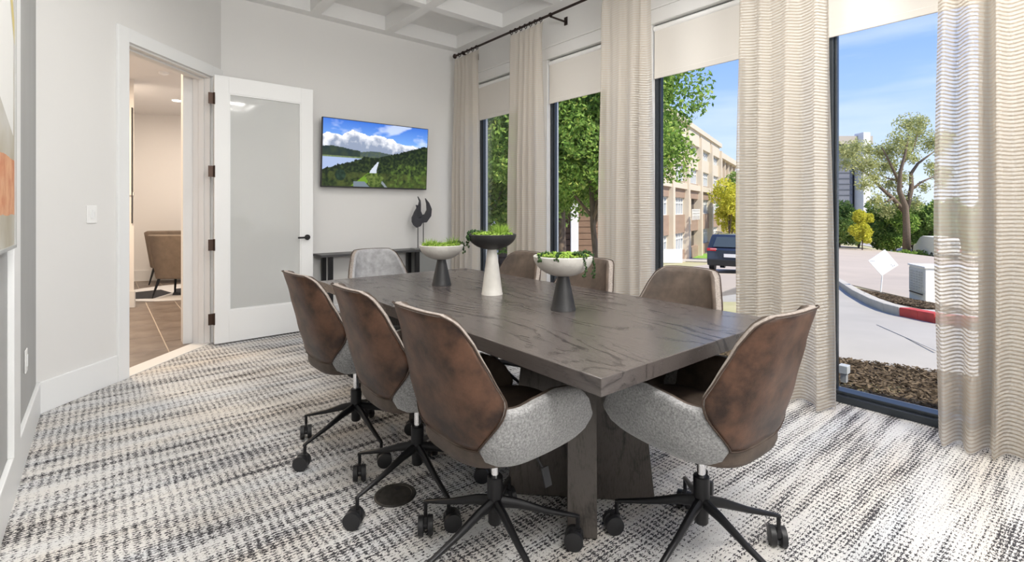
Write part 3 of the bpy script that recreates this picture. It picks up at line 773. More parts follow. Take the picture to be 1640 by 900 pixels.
def slabpatch(mb, dom, nu, nv, th, m_out, m_in, m_rim, o0=0.0, bul=.010):
    """closed padded panel: outer grid, inner grid, rounded rim"""
    g = lambda off, sh: [S(*dom(min(1, max(0, sh + i / nu * (1 - 2 * sh))), min(1, max(0, sh + j / nv * (1 - 2 * sh)))), off) for j in range(nv + 1) for i in range(nu + 1)]
    n1 = nu + 1
    fs = [(j * n1 + i, j * n1 + i + 1, (j + 1) * n1 + i + 1, (j + 1) * n1 + i) for j in range(nv) for i in range(nu)]
    per = [i for i in range(nu)] + [j * n1 + nu for j in range(nv)] + [nv * n1 + i for i in range(nu, 0, -1)] + [j * n1 for j in range(nv, 0, -1)]
    A = g(o0, .012); B_ = g(o0 + th, .012)
    mid = g(o0 + th * .22, 0); mid2 = g(o0 + th * .62, 0)
    base = len(mb.v)
    mb.v += A + [mid[k] for k in per] + [mid2[k] for k in per] + B_
    nA, nP = len(A), len(per)
    F_ = [tuple(base + k for k in q) for q in fs]; mb.f += F_; mb.mi += [m_out] * len(F_)
    o1 = base + nA; o2 = o1 + nP; o3 = o2 + nP
    for k in range(nP):
        k2 = (k + 1) % nP
        mb.f += [(base + per[k], base + per[k2], o1 + k2, o1 + k), (o1 + k, o1 + k2, o2 + k2, o2 + k), (o2 + k, o2 + k2, o3 + per[k2], o3 + per[k])]; mb.mi += [m_rim, m_rim, m_in]
    F_ = [tuple(o3 + k for k in reversed(q)) for q in fs]; mb.f += F_; mb.mi += [m_in] * len(F_)
ZS = .608
def lback(z):   # half extent of the back panel at height z
    return interp(z, [(.462, .36), (ZS - .02, .70), (ZS + .02, .735), (.70, .66), (.80, .56), (.86, .49), (.885, .42), (.898, .30)])
def dom_back(u, v):
    z = .462 + (.895 - .462) * (1 - (1 - v) ** 1.0)
    h = lback(z); l = (u * 2 - 1) * h
    crown = (1 - (l / .5) ** 2) * .012 * max(0, (z - .8) / .1)
    dip = (1 - (l / max(h, .01)) ** 2) * .012 * max(0, (.50 - z) / .04)
    return (l, z + crown - dip)
ATOP = [(.735, .600), (.85, .598), (1.0, .612), (1.25, .622), (1.5, .612), (1.66, .592), (1.80, .555), (1.89, .508)]
def dom_arm(sg):
    def d(u, v):
        # left boundary = seam, right = front end
        zl = .404 + (ZS - .012 - .404) * v
        ls = interp(zl, [(.39, .47), (.42, .40), (.462, .36), (ZS - .012, .715)])
        lf = 1.87 + .075 * math.sin(PI * (1 - v) ** .8) - .03 * (1 - v)
        # front end follows: at v=1 the corner is rounded down to the front edge
        l = ls + (lf - ls) * u
        zt = interp(l, ATOP); zb = .402 + .068 * max(0, l - 1.15) ** 2
        if u < .25: zt2 = ZS - .012 + (zt - ZS + .012) * (u / .25); zt = zt2
        z = zb + (zt - zb) * v
        return (sg * l, z)
    return d
KS = .957
def make_chair(inm=inner):
    t = thing('swivel_chair', 'chair', 'chair')
    b = MB(); slabpatch(b, dom_back, 28, 20, .038, 0, 1, 2); b.build('backrest', [leather, inm, trimf], t, smooth=True)
    # piping seam around the back panel
    pts = [S(*dom_back(0, j / 30), -.002) for j in range(31)] + [S(*dom_back(i / 20, 1), -.002) for i in range(1, 21)] + [S(*dom_back(1, 1 - j / 30), -.002) for j in range(1, 31)] + [S(*dom_back(1 - i / 20, 0), -.002) for i in range(1, 21)]
    b = MB(); b.tube(pts, .0028, 6); b.build('piping', seam, t, smooth=True)
    def dom_low(u, v):
        z = .392 + .078 * v; return ((u * 2 - 1) * (.44 - .07 * v), z - .012 * (1 - (u * 2 - 1) ** 2) * v)
    b = MB(); slabpatch(b, dom_low, 18, 6, .04, 0, 0, 0, o0=.012); b.build('lower_panel', leather, t, smooth=True)
    for s in (-1, 1):
        b = MB(); slabpatch(b, dom_arm(s), 22, 10, .046, 0, 1, 0); b.build('armrest', [fabric, inm], t, smooth=True)
    # seat cushion
    b = MB(); ring = 40
    def sq(r, z, yo=0.02):
        out = []
        for k in range(ring):
            a_ = 2 * PI * k / ring; cc, ss = math.cos(a_), math.sin(a_)
            e_ = 2 / 3.4; rx, ry = .222 * r, (.262 if ss > 0 else .245) * r
            out.append((rx * math.copysign(abs(cc) ** e_, cc), yo + ry * math.copysign(abs(ss) ** e_, ss), z + (.014 * (1 - (cc * r) ** 2) if z > .44 else 0)))
        return out
    lv = [(.86, .392), (.97, .400), (1.0, .42), (1.0, .445), (.975, .465), (.90, .474), (.6, .480), (.3, .482), (.02, .482)]
    vs = [p for r, z in lv for p in sq(r, z)]
    fs = [(i * ring + k, i * ring + (k + 1) % ring, (i + 1) * ring + (k + 1) % ring, (i + 1) * ring + k) for i in range(len(lv) - 1) for k in range(ring)] + [tuple(range(ring - 1, -1, -1)), tuple((len(lv) - 1) * ring + k for k in range(ring))]
    b.add(vs, fs); b.build('seat', inm, t, smooth=True)
    b = MB(); b.box(-.10, .10, -.11, .11, .372, .396); b.box(-.04, .04, -.05, .05, .35, .372); b.build('seat_plate', blackm, t, bevel=.006)
    b = MB(); b.tube([(0, 0, .22), (0, 0, .425)], .0145, 16); b.build('gas_lift', chrome, t, smooth='auto')
    for q_ in t.children:
        if q_.name.split('.')[0] in ('backrest', 'piping', 'lower_panel', 'armrest', 'seat', 'seat_plate', 'adjustment_lever'):
            q_.scale = (KS, KS, KS); q_.location = (0, 0, 1.22 * (1 - KS))
    b = MB(); b.tube([(0, 0, .120), (0, 0, .126), (0, 0, .212)], [.020, .024, .024], 20); b.tube([(0, 0, .214), (0, 0, .284), (0, 0, .288)], [.0275, .0275, .024], 20); b.build('column', blackm, t, smooth='auto')
    b = MB(); b.tube([(.05, .06, .385), (.13, .08, .345), (.165, .085, .31)], .005, 8); b.obox((.18, .088, .285), (.35, 0, -1), (0, 1, 0), (1, 0, .35), .032, .016, .004); b.build('adjustment_lever', blackp, t, bevel=.003)
    q_ = [x for x in C.objects if x.parent == t and x.name.startswith('adjustment')][0]; q_.scale = (KS, KS, KS); q_.location = (0, 0, 1.22 * (1 - KS))
    for k in range(5):
        a_ = math.radians(90 + 72 * k + CH_ROT); d = Vector((math.cos(a_), math.sin(a_), 0)); sd = Vector((-d.y, d.x, 0))
        b = MB(); secs = [(.015, .196, .015, .034), (.08, .182, .0135, .029), (.18, .148, .011, .019), (.292, .118, .009, .012), (.307, .112, .008, .010)]
        vs = []; n = 10
        for r, z, w, h in secs:
            for q in range(n):
                g_ = 2 * PI * q / n; v = d * r + sd * (math.cos(g_) * w); vs.append((v.x, v.y, z + math.sin(g_) * h * .62))
        b.add(vs, [(i * n + q, i * n + (q + 1) % n, (i + 1) * n + (q + 1) % n, (i + 1) * n + q) for i in range(len(secs) - 1) for q in range(n)] + [tuple(range(n - 1, -1, -1)), tuple((len(secs) - 1) * n + q for q in range(n))])
        b.tube([tuple(d * .301 + Vector((0, 0, .118))), tuple(d * .301 + Vector((0, 0, .072)))], .0075, 10)
        lg = b.build('leg', blackm, t, smooth='auto')
        # twin-wheel caster trailing at its own angle
        ca = a_ + CAST[k]; cd = Vector((math.cos(ca), math.sin(ca), 0)); cs = Vector((-cd.y, cd.x, 0)); cc = d * .301 + cd * .014
        b = MB()
        for s in (-1, 1):
            p0 = cc + cs * (s * .007) + Vector((0, 0, .034)); p1 = cc + cs * (s * .027) + Vector((0, 0, .034)); p2 = cc + cs * (s * .0285) + Vector((0, 0, .034))
            b.tube([p0, p0 + cs * s * .002, p1, p2], [.030, .034, .034, .029], 22)
        b.tube([cc - cs * .008 + Vector((0, 0, .031)), cc + cs * .008 + Vector((0, 0, .031))], .012, 10)
        b.obox(cc + Vector((0, 0, .055)) - cd * .008, cd, cs, (0, 0, 1), .018, .007, .013)
        b.build('caster', blackp, lg, smooth='auto')
        b = MB()
    return t
CH_ROT = 0; CAST = [.6, 2.2, -1.0, 1.2, 2.8]
ch0 = make_chair()
CH_ROT = 0
def setup(c, x, y, face, label):
    c.location = (x * KS, y * KS, 0); c.rotation_euler = (0, 0, math.radians(face)); c['label'] = label; c['group'] = 'swivel chairs around the conference table'
    base = 41 if y < 1.7 else (48 if y < 2.3 else 54)
    for q_ in c.children:
        if q_.name.startswith('leg'): q_.rotation_euler = (0, 0, math.radians((base - face - 90) % 72))
chairs = [
    (1.107, 1.42, -90, 'nearest brown leather swivel chair on the left side, grey arm fully in view'),
    (1.095, 1.975, -92, 'middle brown leather swivel chair on the left side of the table, between two others'),
    (1.065, 2.60, -88, 'brown leather swivel chair on the left side, farthest and closest to the doorway'),
    (1.69, .935, -2, 'brown leather swivel chair at the near head of the table, back to the viewer'),
    (2.12, 1.42, 90, 'brown swivel chair on the window side nearest the viewer, facing across the table'),
    (2.12, 2.09, 92, 'brown swivel chair on the window side, behind the nearest plant bowl'),
    (2.12, 2.73, 90, 'brown swivel chair on the window side farthest from the viewer')]
allch = []
for i, (x, y, r, lab) in enumerate(chairs):
    c = ch0 if i == 0 else copy_tree(ch0)
    setup(c, x, y, r, lab); allch.append(c)
chf = make_chair(inner_sheen)
setup(chf, 1.67, 3.42, 180, 'swivel chair at the far head of the table, window sheen coloured into its grey front')

# ================================================================== PEDESTAL BOWLS WITH PLANTS
def blade(mb, base, d, L_, w):
    base = Vector(base); d = Vector(d).normalized(); side = d.cross(Vector((0, 0, 1)));
    side = side.normalized() * w if side.length > .01 else Vector((w, 0, 0))
    mid = base + d * L_ * .55 + Vector((0, 0, .0)); tip = base + d * L_ - Vector((0, 0, .18 * L_))
    mb.add([base - side, base + side, mid + side * .8, mid - side * .8, tip], [(0, 1, 2, 3), (3, 2, 4)])
def pedestal(name, label, loc, bowl_m, base_m, rb, hb, hr, rbase, tufts, vines, seed):
    """hb: height where bowl starts; hr: rim height; rb: bowl radius"""
    random.seed(seed)
    t = thing(name, label, 'planter', loc)
    b = MB(); b.lathe([(rbase, 0), (rbase, .004), (rbase * .97, .008)] + [(rbase * .97 + (.024 - rbase * .97) * k / 6, .008 + (hb + .012 - .008) * k / 6) for k in range(1, 7)], 40)
    b.build('pedestal', base_m, t, smooth='auto')
    dz = hr - hb
    prof = [(.022, hb)] + [(.022 + (rb - .022) * math.sin(a * PI / 2 / 8) ** 1.0, hb + dz * (1 - math.cos(a * PI / 2 / 8)) ** .88) for a in range(1, 9)]
    prof += [(rb - .004, hr + .003), (rb - .009, hr)] + [(rb * .93 - .01 * k, hr - .012 - dz * .12 * k) for k in range(3)] + [(.002, hr - .03)]
    b = MB(); b.lathe(prof, 56); b.build('bowl', bowl_m, t, smooth='auto')
    b = MB(); b.lathe([(rb * .90, hr - .016), (rb * .5, hr - .004), (.002, hr)], 28); b.build('soil', soil, t)
    for (x, y, n, L_, mt) in tufts:
        b = MB()
        for k in range(n):
            a_ = random.uniform(0, 2 * PI); el = random.uniform(.5, 1.45); r_ = random.uniform(0, .035)
            blade(b, (x + r_ * math.cos(a_), y + r_ * math.sin(a_), hr - .008), (math.cos(a_) * math.cos(el), math.sin(a_) * math.cos(el), math.sin(el)), L_ * random.uniform(.8, 1.5), .0016)
        b.build('grass_tuft', mt, t, kind='stuff')
    # low ground cover beads
    b = MB()
    for k in range(420):
        a_ = random.uniform(0, 2 * PI); r_ = rb * .86 * math.sqrt(random.random()); x, y = r_ * math.cos(a_), r_ * math.sin(a_)
        s = random.uniform(.004, .008); z = hr + random.uniform(-.004, .014) * (1 - (r_ / rb) ** 2 * .5)
        b.add([(x + s, y, z), (x - s, y, z), (x, y + s, z), (x, y - s, z), (x, y, z + s), (x, y, z - s)], [(0, 2, 4), (2, 1, 4), (1, 3, 4), (3, 0, 4), (2, 0, 5), (1, 2, 5), (3, 1, 5), (0, 3, 5)])
    b.build('ground_cover', leafG, t, kind='stuff')
    for (a_, drop, n) in vines:
        b = MB(); d = Vector((math.cos(a_), math.sin(a_), 0)); sd = Vector((-d.y, d.x, 0))
        path = [d * rb * .45 + Vector((0, 0, hr + .015)), d * rb * .8 + Vector((0, 0, hr + .022)), d * rb * 1.0 + Vector((0, 0, hr + .010)), d * rb * 1.03 + Vector((0, 0, hr - drop * .5)) + sd * .008, d * rb * 1.0 + Vector((0, 0, hr - drop))]
        b.tube(path, .0012, 5)
        for k in range(n):
            f_ = k / n * 3.999; i = int(f_); p = path[i].lerp(path[i + 1], f_ - i); s = random.uniform(.004, .0068)
            p = p + Vector((random.uniform(-.008, .008), random.uniform(-.008, .008), random.uniform(-.004, .004)))
            b.add([p + Vector(v) * s for v in ((1, 0, 0), (-1, 0, 0), (0, 1, 0), (0, -1, 0), (0, 0, 1.2), (0, 0, -1.2))], [(0, 2, 4), (2, 1, 4), (1, 3, 4), (3, 0, 4), (2, 0, 5), (1, 2, 5), (3, 1, 5), (0, 3, 5)])
        b.build('trailing_vine', leafD, t)
    return t
VR = math.atan2(-SA, CA)     # direction of image right
pedestal('pedestal_planter', 'white bowl on a black cone base with grassy plants, farthest of the three', (1.600, 2.586, .76), ceramw, ceramb, .134, .155, .242, .060,
         [(-.07, .03, 110, .05, leafG), (-.02, .05, 90, .045, leafG), (.05, -.05, 110, .065, leafG), (-.05, .0, 80, .04, leafG)], [(VR + .05, .05, 34), (VR + .5, .03, 26)], 3)
pedestal('pedestal_planter', 'tall black bowl on a white cone base with feathery plants, middle of the three', (1.633, 2.121, .76), ceramb, ceramw, .133, .245, .325, .058,
         [(.03, -.03, 170, .07, leafG), (.06, -.02, 120, .065, leafG), (-.05, .04, 80, .035, leafG), (-.02, .0, 60, .03, leafG)], [(VR + PI - .1, .075, 44), (VR + PI + .4, .03, 30)], 5)
pedestal('pedestal_planter', 'white bowl on a black cone base with beaded vines, nearest of the three', (1.629, 1.579, .76), ceramw, ceramb, .138, .155, .247, .058,
         [(-.02, .02, 60, .025, leafG), (.0, -.02, 50, .025, leafG)], [(VR - .95, .085, 46), (VR - .35, .10, 46), (VR + .2, .03, 30), (VR - PI + .6, .02, 30), (VR - 1.9, .01, 26)], 9)

# ================================================================== CURTAINS
XC = 3.375
ROD_Z, ROD_X = 3.125, 3.36
rd = thing('curtain_rod', 'long dark bronze curtain rod with ball end above the windows', 'curtain rod', (ROD_X, 1.3, ROD_Z))
b = MB(); b.tube([(0, -3.7, 0), (0, 3.80, 0)], .0125, 14); b.build('pole', rodm, rd, smooth='auto')
b = MB(); b.lathe([(.001, -.03), (.018, -.024), (.028, 0), (.018, .024), (.001, .03)], 18); f_ = b.build('finial', rodm, rd, smooth=True); f_.location = (0, 3.82, 0)
for yy in (3.64, 2.13, .9, -.4, -1.7):
    b = MB(); b.bar((0, yy, -.018), (XW - ROD_X, yy, -.018), .014, .014); b.box(XW - ROD_X - .008, XW - ROD_X, yy - .02, yy + .02, -.05, .03); b.tube([(0, yy - .008, 0), (0, yy + .008, 0)], .02, 12); b.build('bracket', rodm, rd)
def curtain(y0, y1, label, nf, amp, seed, rings=6):
    """hanging panel between y0<y1, pinch pleats at the top"""
    random.seed(seed)
    t = thing('curtain', label, 'curtain', (XC, (y0 + y1) / 2, 0), group=None)
    W = y1 - y0; nu, nv = nf * 12, 36; vs = []; ph = [random.uniform(-.5, .5) for _ in range(nf + 2)]
    am = [random.uniform(.6, 1.15) for _ in range(nf + 2)]
    for j in range(nv + 1):
        v = j / nv; z = .012 + (3.085 - .012) * v
        for i in range(nu + 1):
            u = i / nu; c = nf * (u + .055 * math.sin(2 * PI * u + seed * 1.7) + .03 * math.sin(6 * PI * u + seed * 2.9) - .055 * math.sin(seed * 1.7) - .03 * math.sin(seed * 2.9)); c = min(max(c, 0), nf); k = int(c)
            low = 1 - v
            a_ = amp * (0.35 + .65 * min(1, low * 2.2)) * (am[min(k, nf)] * (1 - (c - k)) + am[min(k + 1, nf + 1)] * (c - k))
            wave = math.sin(2 * PI * c + ph[min(k, nf)] * .8 * low)
            sharp = wave * (1 - .4 * v) + .18 * math.sin(4 * PI * c + 1.3 + ph[min(k, nf)]) * low
            x = a_ * sharp + .006 * math.sin(3 * z + 5 * u + seed)
            pin = max(0, (v - .955) / .045)
            yy = (u - .5) * (W * (.90 + .10 * min(1, low * 1.6))) + .012 * math.sin(2.2 * z + seed + 6 * u) * low
            x = x * (1 - .5 * pin) + ROD_X * 0
            yy -= pin * .018 * math.cos(2 * PI * c)
            vs.append((x + (ROD_X - XC) * v, yy, z))
    b = MB(); b.add(vs, [(j * (nu + 1) + i, j * (nu + 1) + i + 1, (j + 1) * (nu + 1) + i + 1, (j + 1) * (nu + 1) + i) for j in range(nv) for i in range(nu)])
    b.build('panel', curtm, t, smooth=True)
    for k in range(rings):
        yy = (-.5 + (k + .3) / (rings - .4)) * W * .9
        b = MB(); pts = [(ROD_X - XC + .021 * math.cos(q * PI / 8), yy + .002 * math.sin(q), ROD_Z - .006 + .021 * math.sin(q * PI / 8)) for q in range(17)]
        b.tube(pts, .0042, 6, caps=False); b.tube([(ROD_X - XC, yy, ROD_Z - .027), (ROD_X - XC, yy, ROD_Z - .045)], .002, 5); b.build('ring', rodm, t, smooth='auto')
curtain(4.60, 5.17, 'sheer striped cream curtain in the far corner beside the television wall', 5, .055, 1)
curtain(3.52, 4.08, 'sheer striped cream curtain second from the far corner, behind the tall black bowl', 5, .06, 2, 7)
curtain(2.26, 2.82, 'sheer striped cream curtain between the tree window and the office building window', 4, .07, 3, 7)
curtain(1.02, 1.60, 'sheer striped cream curtain left of the window with the street sign', 4, .075, 4, 7)
curtain(.02, .555, 'sheer striped cream curtain at the right edge, nearest the viewer', 4, .075, 5, 7)
curtain(-1.35, -.75, 'sheer striped cream curtain behind the viewer', 5, .055, 6, 7)

# ================================================================== OUTSIDE
def slab(name, pts, m, th=.06, label=None, kind='structure', parent=None):
    """polygon following the ground, with thickness"""
    b = MB(); n = len(pts); vs = [tuple(p) for p in pts] + [(p[0], p[1], p[2] - th) for p in pts]
    b.add(vs, [tuple(range(n)), tuple(range(2 * n - 1, n - 1, -1))] + [(i, (i + 1) % n, (i + 1) % n + n, i + n) for i in range(n)])
    o = b.build(name, m, parent)
    if not parent: tag(o, label, None, None, kind)
    return o
def gpt(F, R, dz=0.0): x, y = FR(F, R); return Vector((x, y, gz(F) + dz))
# base ground: grass, then road and driveway on it
b = MB(); k = 0
FS = [2, 3.6, 12, 25, 50, 90, 200, 420]
for F in FS:
    for r in (-1.6, -.3, .6, 1.9):
        x, y = FR(F, r * F); x = max(x, XW + .14); b.v.append((x, y, gz(F) - .05))
for i in range(len(FS) - 1):
    for j in range(3): b.f.append((i * 4 + j, i * 4 + j + 1, i * 4 + 5 + j, i * 4 + 4 + j)); b.mi.append(0)
tag(b.build('ground', grassm), 'dry grass ground sloping away outside', None, None, 'structure')
# concrete ledge outside the windows
bx('window_ledge', XW + .125, XW + .37, YN, YB + 1, -.2, -.012, sidew, label='pale concrete ledge outside the windows')
m0 = [gp(1330, 622, .0), gp(1500, 662, .0), gp(1500, 591, .0), gp(1338, 571.5, .0)]
# long mulch bed along the facade
n1, f1 = gp(1336, 571.5), gp(1500, 592)
dirf = (f1 - n1); 
def ext(p, q, t): return p + (q - p) * t
farA, farB = ext(n1, f1, -3.2), ext(n1, f1, 3.0)
nearA = Vector((XW + .36, farA.y, 0)); nearB = Vector((XW + .36, farB.y, 0))
for p in (nearA, nearB, farA, farB): p.z = gz(fwd(p.x, p.y)) + .015
mb_ = slab('mulch_bed', [nearB, farB, farA, nearA], mulchm, label='brown mulch bed just outside the rightmost window')
# loose mulch chips
def chips(name, quad, n, size, parent, seed):
    r_ = np.random.default_rng(seed); b = MB()
    for k in range(n):
        u, v = r_.random(), r_.random(); p = (quad[0] * (1 - u) + quad[1] * u) * (1 - v) + (quad[3] * (1 - u) + quad[2] * u) * v
        a_ = r_.random() * 6.28; s = size * (.5 + r_.random()); d = Vector((math.cos(a_), math.sin(a_), (r_.random() - .5) * .9)) * s; e_ = Vector((-math.sin(a_), math.cos(a_), (r_.random() - .5) * .9)) * s * .28
        z = Vector((0, 0, .006 + r_.random() * .016))
        b.add([p - d - e_ + z, p + d - e_ + z, p + d + e_ + z, p - d + e_ + z], [(0, 1, 2, 3)])
    return b.build(name, chipm, parent, kind='stuff')
chips('mulch_chips', [ext(nearA, nearB, .28), ext(farA, farB, .28), ext(farA, farB, .80), ext(nearA, nearB, .80)], 9000, .020, mb_, 2)
t = thing('landscape_light', 'small grey box light standing in the mulch outside the rightmost window', 'light', tuple(gp(1352, 607)))
b = MB(); b.box(-.035, .035, -.03, .03, .045, .105); b.build('housing', mat('grey_box', (.42, .44, .46), .5), t, bevel=.004)
b = MB(); b.box(-.022, .022, -.018, .018, -.02, .045); b.build('post', mat('grey_post', (.30, .31, .32), .6), t)

# driveway: from the mulch bed to the curb
curb_px = [(1200, 452), (1290, 448), (1340, 452), (1352, 460), (1372, 474), (1400, 489), (1425, 499), (1450, 506), (1480, 512), (1508, 518), (1600, 530), (1700, 545)]
drv = [farB + Vector((0, 0, .0))] + [gp(x, y, .01) for x, y in reversed(curb_px)] + [farA]
drv = [Vector((p.x, p.y, gz(fwd(p.x, p.y)) + .0)) for p in drv]
slab('driveway', drv, concm, label='pale grey concrete driveway outside the rightmost window')
# joints sawn in the driveway
j = MB(); j.bar(gp(1405, 520, .004), gp(1500, 562, .004), .012, .006); tag(j.build('driveway_joint', mat('joint', (.44, .43, .42), .9)), 'dark joint line across the driveway', None, None, 'structure')
# main street
street = [gp(1100, 452), gp(1290, 447), gp(1340, 449), gp(1410, 465), gp(1508, 487), gp(1640, 512), gp(1760, 470), gp(1640, 428), gp(1500, 419), gp(1440, 412), gp(1400, 403), gp(1338, 391.5), gp(1250, 389), gp(1150, 428), gp(1100, 440)]
street = [Vector((p.x, p.y, gz(fwd(p.x, p.y)) - .025)) for p in street]
slab('street', street, roadm, label='broad pinkish concrete street beyond the driveway')
# curb in segments
cb = thing('curb', 'curved concrete curb with a red painted end outside', None, kind='structure')
cpts = [gp(x, y) for x, y in curb_px]
for i in range(len(cpts) - 1):
    p, q_ = cpts[i], cpts[i + 1]; red = curb_px[i][0] >= 1450
    b = MB(); b.bar(p + Vector((0, 0, .05)), q_ + Vector((0, 0, .05)), .17, .15); b.build('curb_stone', redm if red else curbm, cb, bevel=.015)
# planting island
isl = [gp(1353, 457, .08), gp(1405, 467, .08), gp(1455, 478, .08), gp(1512, 489, .08), gp(1620, 512, .08), gp(1620, 528, .08), gp(1508, 506, .08), gp(1455, 497, .08), gp(1427, 490, .08), gp(1400, 479, .08), gp(1374, 469, .08)]
im = slab('planting_island', isl, mulchm, .12, label='mulched island behind the curb around the utility box')
chips('mulch_chips', [gp(1360, 461, .085), gp(1520, 492, .085), gp(1520, 502, .085), gp(1395, 478, .085)], 3500, .03, im, 5)
slab('paving_slab', [gp(1447, 494, .1), gp(1520, 497, .1), gp(1620, 515, .1), gp(1620, 514, .085), gp(1508, 502, .085), gp(1458, 498, .085)], sidew, .06, label='pale concrete slab beside the red curb')
# verge beyond the street
slab('sidewalk', [gp(1300, 383, .02), gp(1345, 386.5, .02), (gp(1400, 395.5, .02)), gp(1450, 403, .02), gp(1500, 412, .02), gp(1640, 419, .02), gp(1640, 416, .02), gp(1500, 408, .02), gp(1440, 399.5, .02), gp(1400, 391, .02), gp(1345, 384, .02), gp(1300, 381, .02)], sidew, .05, label='pale footpath beyond the street')

# white diamond sign
sp_ = gp(1407, 466)
t = thing('street_sign', 'white diamond sign leaning on a white post in the island', 'sign', tuple(sp_))
Fs = fwd(sp_.x, sp_.y); right = Vector((CA, -SA, 0)); back = Vector((SA, CA, 0))
def sgn(px, py, d=0.0): p = onF(px, py, Fs + d); return p - sp_
whs = mat('sign_white', (.80, .82, .86), .4)
b = MB(); q_ = [sgn(*c) for c in ((1417.5, 399.5), (1439, 424.5), (1412.5, 441.5), (1391, 417.5))]
b.add([tuple(v) for v in q_] + [tuple(v + back * .012) for v in q_], [(0, 1, 2, 3), (7, 6, 5, 4)] + [(i, (i + 1) % 4, (i + 1) % 4 + 4, i + 4) for i in range(4)]); b.build('sign_plate', whs, t)
b = MB(); b.tube([sgn(1410.5, 468, .03), sgn(1413, 441, .03), sgn(1415.5, 417, .03)], .014, 8); b.build('post', whs, t)
sg2 = mat('sign_print', (.42, .44, .48), .5)
def txt(body, px, py, size, ang, parent, m, F, name='lettering'):
    cu = bpy.data.curves.new(name, 'FONT'); cu.body = body; cu.size = size; cu.extrude = .001; cu.align_x = 'CENTER'; cu.align_y = 'CENTER'
    o = bpy.data.objects.new(name, cu); C.objects.link(o); cu.materials.append(m)
    p = onF(px, py, F); o.matrix_world = Matrix.Translation(p) @ Matrix.Rotation(-AZ, 4, 'Z') @ Matrix.Rotation(PI / 2, 4, 'X') @ Matrix.Rotation(math.radians(ang), 4, 'Z')
    o.parent = parent; o.matrix_parent_inverse = Matrix.Translation(-Vector(parent.location)); return o
bpy.context.view_layer.update()
b = MB()
for px, py in ((1395, 418), (1397.5, 418), (1400, 418), (1427.5, 424), (1430, 426), (1432.5, 425)):
    v = sgn(px, py, -.004); b.obox(v, right, (0, 0, 1), back, .008, .014, .001)
b.build('lettering', sg2, t)

# utility box
ub1 = onF(1482, 482, 9.0)
t = thing('utility_cabinet', 'white utility cabinet with a grey louvred door on the island', 'cabinet', tuple(ub1))
ux = Vector((*FR(.65, .20), 0)); wl_ = .62; ux.normalize(); uy = Vector((*FR(-.20, .65), 0)).normalized()
ubh = .60; wd = .85
white = mat('cabinet_white', (.82, .82, .80), .5); greyc = mat('cabinet_grey', (.66, .66, .62), .6)
b = MB(); b.obox(ux * wl_ / 2 + uy * wd / 2 + Vector((0, 0, ubh / 2 - .03)), ux, uy, (0, 0, 1), wl_ / 2, wd / 2, ubh / 2 + .03); b.build('cabinet_body', white, t, bevel=.01)
b = MB(); b.obox(ux * wl_ / 2 - uy * .006 + Vector((0, 0, ubh * .58)), ux, uy, (0, 0, 1), wl_ * .46, .006, ubh * .36); dr_ = b.build('door', greyc, t)
b = MB()
for i in range(8):
    for k in range(5):
        b.obox(ux * wl_ * (.18 + k * .16) - uy * .014 + Vector((0, 0, ubh * (.28 + i * .08))), ux, uy, (0, 0, 1), wl_ * .05, .006, ubh * .024)
b.build('louvre', mat('louvre_grey', (.56, .56, .52), .6), dr_, kind='stuff')
b = MB(); b.obox(ux * wl_ / 2 - uy * .02 + Vector((0, 0, ubh * .17)), ux, uy, (0, 0, 1), wl_ * .40, .008, .010); b.build('latch_bar', blackm, t)
b = MB(); b.obox(ux * wl_ / 2 + uy * wd / 2 + Vector((0, 0, ubh + .012)), ux, uy, (0, 0, 1), wl_ / 2 + .02, wd / 2 + .02, .015); b.build('lid', white, t, bevel=.005)

# ------------------------------------------------------------------ trees
def leaves_mesh(name, centers, radii, n, size, m, parent, seed, shell=.55):
    r_ = np.random.default_rng(seed); centers = np.array(centers); radii = np.array(radii)
    w = (radii ** 2).prod(axis=1) if radii.ndim > 1 else radii ** 2; w = w / w.sum()
    idx = r_.choice(len(centers), n, p=w); d = r_.normal(size=(n, 3)); d /= np.linalg.norm(d, axis=1)[:, None]
    rad = shell + (1 - shell) * r_.random(n); rr = radii[idx] if radii.ndim > 1 else radii[idx][:, None]
    P = centers[idx] + d * rad[:, None] * rr
    a = r_.normal(size=(n, 3)); a /= np.linalg.norm(a, axis=1)[:, None]; c = r_.normal(size=(n, 3)); c -= (a * c).sum(1)[:, None] * a; c /= np.linalg.norm(c, axis=1)[:, None]
    s = size * (.6 + .8 * r_.random(n))[:, None]
    V = np.stack([P - a * s, P + c * s * .5, P + a * s, P - c * s * .5], axis=1).reshape(-1, 3)
    me = bpy.data.meshes.new(name); me.vertices.add(4 * n); me.vertices.foreach_set('co', V.astype(np.float32).ravel())
    me.loops.add(4 * n); me.loops.foreach_set('vertex_index', np.arange(4 * n, dtype=np.int32)); me.polygons.add(n)
    me.polygons.foreach_set('loop_start', np.arange(0, 4 * n, 4, dtype=np.int32)); me.polygons.foreach_set('loop_total', np.full(n, 4, dtype=np.int32)); me.update(); me.validate()
    me.materials.append(m); o = bpy.data.objects.new(name, me); C.objects.link(o); o.parent = parent; o['kind'] = 'stuff'
    return o
def clumps(cx, cz, rx, rz, n, cr, seed, R3=None):
    r_ = np.random.default_rng(seed); out = []; rad = []
    for k in range(n):
        d = r_.normal(size=3); d /= np.linalg.norm(d); q = r_.random() ** .4
        out.append((cx[0] + d[0] * rx * q, cx[1] + d[1] * rx * q, cz + d[2] * rz * q)); rad.append(cr * (.6 + .7 * r_.random()))
    return out, rad
